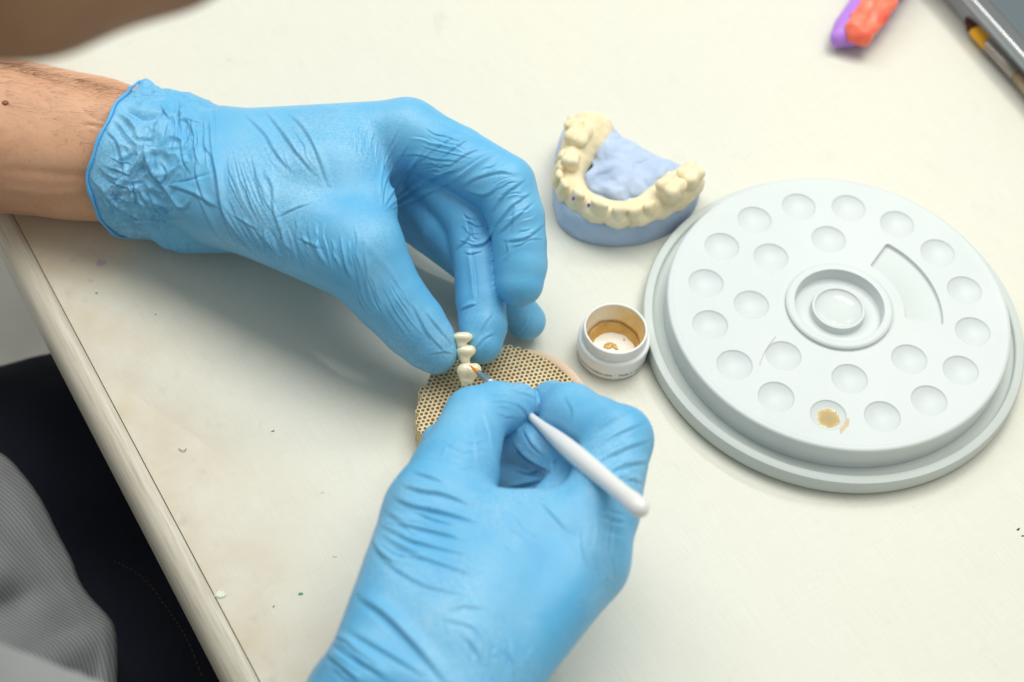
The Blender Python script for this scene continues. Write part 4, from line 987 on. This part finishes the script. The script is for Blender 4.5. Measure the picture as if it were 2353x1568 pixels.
# cream ridge
D = mf.empty()
path = [(1354,303,1.7,46),(1342,330,1.65,42),(1320,362,1.65,32),(1306,402,1.55,29),(1312,438,1.5,28),(1336,464,1.5,28),(1374,486,1.5,29),(1420,496,1.5,30),(1466,490,1.5,30),(1510,468,1.6,33),(1550,440,1.75,37),(1580,414,1.8,36)]
nodes = [N(x, y, z, r) for x, y, z, r in path]
mf.chain(D, nodes, .4); mf.cone(D, N(1372, 300, 1.7, 36), N(1378, 340, 1.5, 28), .3)
low = [(c-np.array([0,0,.45]), r*1.08) for c, r in nodes]; mf.chain(D, low, .4)
X, Y, Z = mf.xyz((slice(None),)*3); D = smax(D, (1.42+.05*np.sin(X*5)*np.cos(Y*4)-Z).astype(np.float32), .05)
V, F = nets(D, mf.lo, .085); V = relax(V, F, 3); V += np.stack([noise3(V, 1.3, s) for s in (7, 8, 9)], 1)*.06+np.stack([noise3(V, 3.4, s) for s in (4, 5, 6)], 1)*.03
ridge = mesh('plaster_ridge', V, F, M_cream, model)
cen3 = np.array([nodes[i][0] for i in range(len(nodes))]).mean(0)
def molar(x, y, z, rx, ry, rotdir, hgt=.5):
    c_ = P(x, y, z); f = Field(c_-1.3, c_+1.3, .06); D = f.empty()
    d = np.array(rotdir, float); d /= np.linalg.norm(d); s = np.array([-d[1], d[0], 0]); d3 = np.array([d[0], d[1], 0])
    R = np.stack([d3, s, np.array([0,0,1.0])], 1)
    f.ball(D, c_-np.array([0,0,.15]), (rx, ry, hgt), R, .1)
    for a in (-1, 1):
        for b in (-1, 1): f.ball(D, c_+d3*a*rx*.48+s*b*ry*.50+np.array([0,0,hgt*.35]), (rx*.50, ry*.50, hgt*.46), R, .16)
    g = f.empty(); f.cone(g, (c_-d3*rx*.6+np.array([0,0,hgt*.75]), .06), (c_+d3*rx*.6+np.array([0,0,hgt*.75]), .06), .05); D = smax(D, -g, .12)
    V, F = nets(D, f.lo, .06); V = relax(V, F, 3); V += np.stack([noise3(V, 3, s) for s in (7, 8, 9)], 1)*.03
    return mesh('tooth', V, F, M_cream, ridge)
def front_tooth(x, y, z, w, t, hgt, tang, lean=0.0):
    c_ = P(x, y, z); f = Field(c_-1.1, c_+1.1, .055); D = f.empty()
    d = np.array([*tang[:2], 0.0]); d /= np.linalg.norm(d); s = np.array([-d[1], d[0], 0]); R = np.stack([d, s, np.array([0,0,1.0])], 1)
    f.ball(D, c_-np.array([0,0,hgt*.35]), (w*.95, t, hgt*.75), R, .1); f.cone(D, (c_-d*w*.55+np.array([0,0,hgt*.35]), t*.42), (c_+d*w*.55+np.array([0,0,hgt*.35]), t*.42), .22)
    V, F = nets(D, f.lo, .055); V = relax(V, F, 3); V += np.stack([noise3(V, 3, s) for s in (1, 2, 9)], 1)*.025
    return mesh('tooth', V, F, M_cream, ridge)
def tg(i, j): return nodes[j][0]-nodes[i][0]
molar(1328, 314, 2.4, .64, .60, tg(0, 2), .52); molar(1319, 290, 2.4, .44, .44, tg(0, 2), .40)
molar(1541, 433, 2.6, .64, .60, tg(10, 11), .62); molar(1586, 405, 2.6, .58, .54, tg(10, 11), .55)
molar(1311, 372, 2.4, .40, .42, tg(2, 3), .55)
front_tooth(1292, 362, 2.1, .30, .28, .6, tg(2, 3)); front_tooth(1287, 388, 2.1, .32, .28, .7, tg(2, 4)); front_tooth(1284, 410, 2.05, .32, .28, .75, tg(3, 4)); front_tooth(1296, 432, 2.05, .36, .30, .85, tg(3, 5))
front_tooth(1328, 456, 2.05, .42, .32, .95, tg(4, 6)); front_tooth(1376, 480, 2.0, .54, .32, 1.0, tg(5, 7)); front_tooth(1422, 492, 1.95, .40, .32, .85, tg(6, 8)); front_tooth(1456, 492, 1.95, .36, .32, .75, tg(7, 9)); front_tooth(1490, 480, 2.0, .36, .34, .75, tg(8, 10))
for x, y in ((1271+2, 508-6), (1352, 473)):
    pass
for (x, y) in ((1317, 458), (1352, 473)):
    c_ = P(x, y, 2.15)+RM[:,2]*.28; f = Field(c_-.3, c_+.3, .03); D = f.empty(); f.ball(D, c_, (.07,.07,.13)); V, F = nets(D, f.lo, .03); mesh('purple_mark', V, F, mat('purple_wax', (.22,.08,.42), .5), model)

# ------------------------------------------------------------------ silicone bite record
bite = thing('silicone_impression', P(1980, 50, 0), 'purple and red orange silicone bite impression lying near the far edge', 'impression')
bf = Field((-1.5, 15.5, -.1), (7.5, 27, 3.2), .10); D = bf.empty()
for a, b in ((N(1926, 88, .75, 22), N(2020, -70, .8, 26)), (N(1955, 78, .7, 30), N(2065, -70, .8, 34)), (N(1990, 72, .6, 24), N(2078, -60, .7, 26))): bf.cone(D, a, b, .4)
V, F = nets(D, bf.lo, .10); V = relax(V, F, 3); V += np.stack([noise3(V, .9, s) for s in (1, 2, 3)], 1)*.12; mesh('outer_layer', V, F, M_purple, bite)
D = bf.empty(); 
for a, b in ((N(1960, 66, 1.35, 18), N(2046, -70, 1.5, 20)), (N(1986, 84, 1.1, 19), N(2020, 40, 1.2, 19)), (N(2020, 40, 1.25, 19), N(2088, -70, 1.4, 20)), (N(1960, 76, 1.2, 17), N(1986, 88, 1.05, 18)), (N(1972, 50, 1.15, 20), N(2055, -70, 1.25, 22))): bf.cone(D, a, b, .22)
V, F = nets(D, bf.lo, .10); V = relax(V, F, 3); V += np.stack([noise3(V, 1.6, s) for s in (4, 5, 6)], 1)*.12; mesh('inner_layer', V, F, M_red, bite)

# ------------------------------------------------------------------ grey instrument tray at the far right corner, and the flat brush leaning on it
q0, q1 = P(2166, 0, 0), P(2353, 212, 0); d = (q1-q0)/np.linalg.norm(q1-q0); nn = np.array([-d[1], d[0], 0]); 
if nn@(P(2353,0,0)-q0) < 0: nn = -nn
itr = thing('instrument_tray', q0, 'grey metal instrument tray with a dark rounded recess in the far right corner', 'tray')
def TB(u, v_, z): return q0+d*u+nn*v_+np.array([0,0,z])
vl = float((P(2289, 58, 2.1)-q0)@nn)/.66; print('lip', vl)
prof = [(.0,.02),(.06,.3),(.30,1.5),(.42,1.95),(.52,2.08),(.66,2.12),(.80,2.08),(.90,1.9),(1.0,1.75),(1.2,1.7),(14,1.7)]
prof = [(a*vl if a < 10 else a, b) for a, b in prof]; V = [TB(u, a, b) for u in (-8, 14) for a, b in prof]; n = len(prof)
o = mesh('shell', V, [(i, i+1, n+i+1, n+i) for i in range(n-1)]+[tuple(range(n)), tuple(range(n, 2*n))[::-1]], M_tray, itr)
V, F = tube_vf([TB(u, .66*vl, 2.10) for u in np.linspace(-8, 14, 4)], .10, 10); mesh('lip', V, F, M_traylip, itr)
q = P(2300, 0, 1.72); uv = ((q-q0)@d, (q-q0)@nn)
L = []
for (a, b, c0) in ((3.2, -2.9, -90), (3.2, 2.9, 0), (-3.2, 2.9, 90), (-3.2, -2.9, 180)):
    for t in np.linspace(0, 90, 7): L.append((a*.78+.7*math.cos(math.radians(c0+t)), b*.78+.7*math.sin(math.radians(c0+t))))
uc, vc = uv[0]+1.6, uv[1]+2.6; m = len(L); V = []
for s, z in ((1.06, 1.715), (1.0, 1.74), (.97, 1.72), (.93, 1.706)): V += [TB(uc+p[0]*s, vc+p[1]*s, z) for p in L]
F = [(i*m+k, i*m+(k+1)%m, (i+1)*m+(k+1)%m, (i+1)*m+k) for i in range(3) for k in range(m)]; F.append(tuple(3*m+k for k in range(m)))
mesh('recess', V, F, M_trayd, itr)
M_steel2 = mat('dull_ferrule', (.36,.33,.29), .5, .5, metal=.8)
fb = thing('flat_brush', P(2290, 110, 0), 'flat brush with golden dark tipped bristles lying against the grey tray', 'brush')
b0, b1 = P(2226, 44, .55), P(2400, 250, .75); dd = (b1-b0)/np.linalg.norm(b1-b0); bw = np.cross(dd, (0,0,1.0)); bw /= np.linalg.norm(bw)
def flat(name, secs, mt, parent):
    V = []; F = []; n = 20
    for L_, w, t in secs:
        for k in range(n):
            a = k*2*math.pi/n; V.append(b0+dd*L_+bw*w*math.copysign(abs(math.cos(a))**.7, math.cos(a))+np.array([0,0,1.0])*t*math.copysign(abs(math.sin(a))**.8, math.sin(a)))
    for i in range(len(secs)-1):
        for k in range(n): F.append((i*n+k, i*n+(k+1)%n, (i+1)*n+(k+1)%n, (i+1)*n+k))
    F.append(tuple(range(n))[::-1]); F.append(tuple((len(secs)-1)*n+k for k in range(n))); return mesh(name, V, F, mt, parent)
tb_ = flat('bristles', [(.6,.48,.23),(1.0,.52,.27),(2.1,.46,.26)], M_brist2, fb)
flat('bristle_tip', [(-.15,.12,.04),(.15,.34,.14),(.5,.47,.22),(.82,.525,.275)], M_dark, tb_)
flat('ferrule', [(1.85,.47,.28),(2.0,.44,.28),(3.4,.34,.30),(4.4,.30,.30)], M_steel2, fb)
flat('handle', [(4.35,.27,.27),(6,.30,.30),(9,.24,.24),(14,.14,.14)], M_wood, fb)

# ------------------------------------------------------------------ specks and crumbs lying on the bench
def chip(name, x, y, r, mt, label, cat, hgt=.03, seed=0, el=1.0, rot=0.0, group=None):
    q = P(x, y, 0); L = wobble((q[0], q[1]), r, r*el, rot, 12, .45, seed*1.7); V = [(*p, .003) for p in L]+[(q[0]+(p[0]-q[0])*.7, q[1]+(p[1]-q[1])*.7, hgt) for p in L]
    F = [(k, (k+1)%12, 12+(k+1)%12, 12+k) for k in range(12)]+[tuple(range(12, 24))]
    o = mesh(name, V, F, mt, None, False); return tag(o, label, cat, group)
chip('paint_chip', 690, 1365, .10, M_green, 'largest dark green fleck on the bench left of the brush hand', 'fleck', .03, 1, .6, .3)
chip('paint_chip', 627, 991, .08, M_green, 'green fleck on the bench left of the honeycomb tray', 'fleck', .02, 2, .45, .6)
chip('paint_chip', 629, 1394, .06, M_green, 'small green fleck just left of the largest green fleck', 'fleck', .02, 3, .5, 1.0)
chip('paint_chip', 357, 723, .05, M_green, 'tiny green fleck on the bench below the left cuff', 'fleck', .02, 4, .6, .2)
chip('paint_chip', 222, 674, .06, mat('teal_chip', (.10,.35,.30), .5), 'tiny teal fleck near the bench edge below the forearm', 'fleck', .02, 5)
chip('crumb', 768, 1279, .09, M_crumb, 'cream crumb on the bench beside the wrist of the brush hand', 'crumb', .025, 6, .7)
chip('crumb', 740, 1132, .08, M_crumb, 'pale crumb on the bench between the tray and the left edge', 'crumb', .02, 7, .6)
chip('dark_crumb', 2340, 1217, .09, M_black, 'upper of two dark flecks at the right border of the bench', 'fleck', .03, 8, .5, .8)
chip('dark_crumb', 2350, 1232, .07, M_black, 'lower of two dark flecks at the right border of the bench', 'fleck', .03, 9, .5, .4)
chip('glaze_drop', 506, 1367, .20, M_resin, 'dried pale drop at the worn front edge of the bench', 'drop', .05, 12, .9)
chip('pink_spot', 231, 605, .20, mat('pink_spot', (.50,.42,.46), .5), 'faint pink round spot on the bench below the forearm', 'spot', .008, 13, .9)
chip('pink_spot', 208, 645, .13, mat('pink_spot_pale', (.54,.47,.48), .5), 'fainter pink spot just below the round pink spot', 'spot', .008, 14, .8)
hp = spline([P(411,1031,.05), P(417,1036,.06), P(424,1036,.06), P(428,1031,.05)], 10); V, F = tube_vf(hp, .013, 5); tag(mesh('curl_of_fiber', V, F, M_black), 'small dark curved fibre on the bench left of the tray', 'fibre')
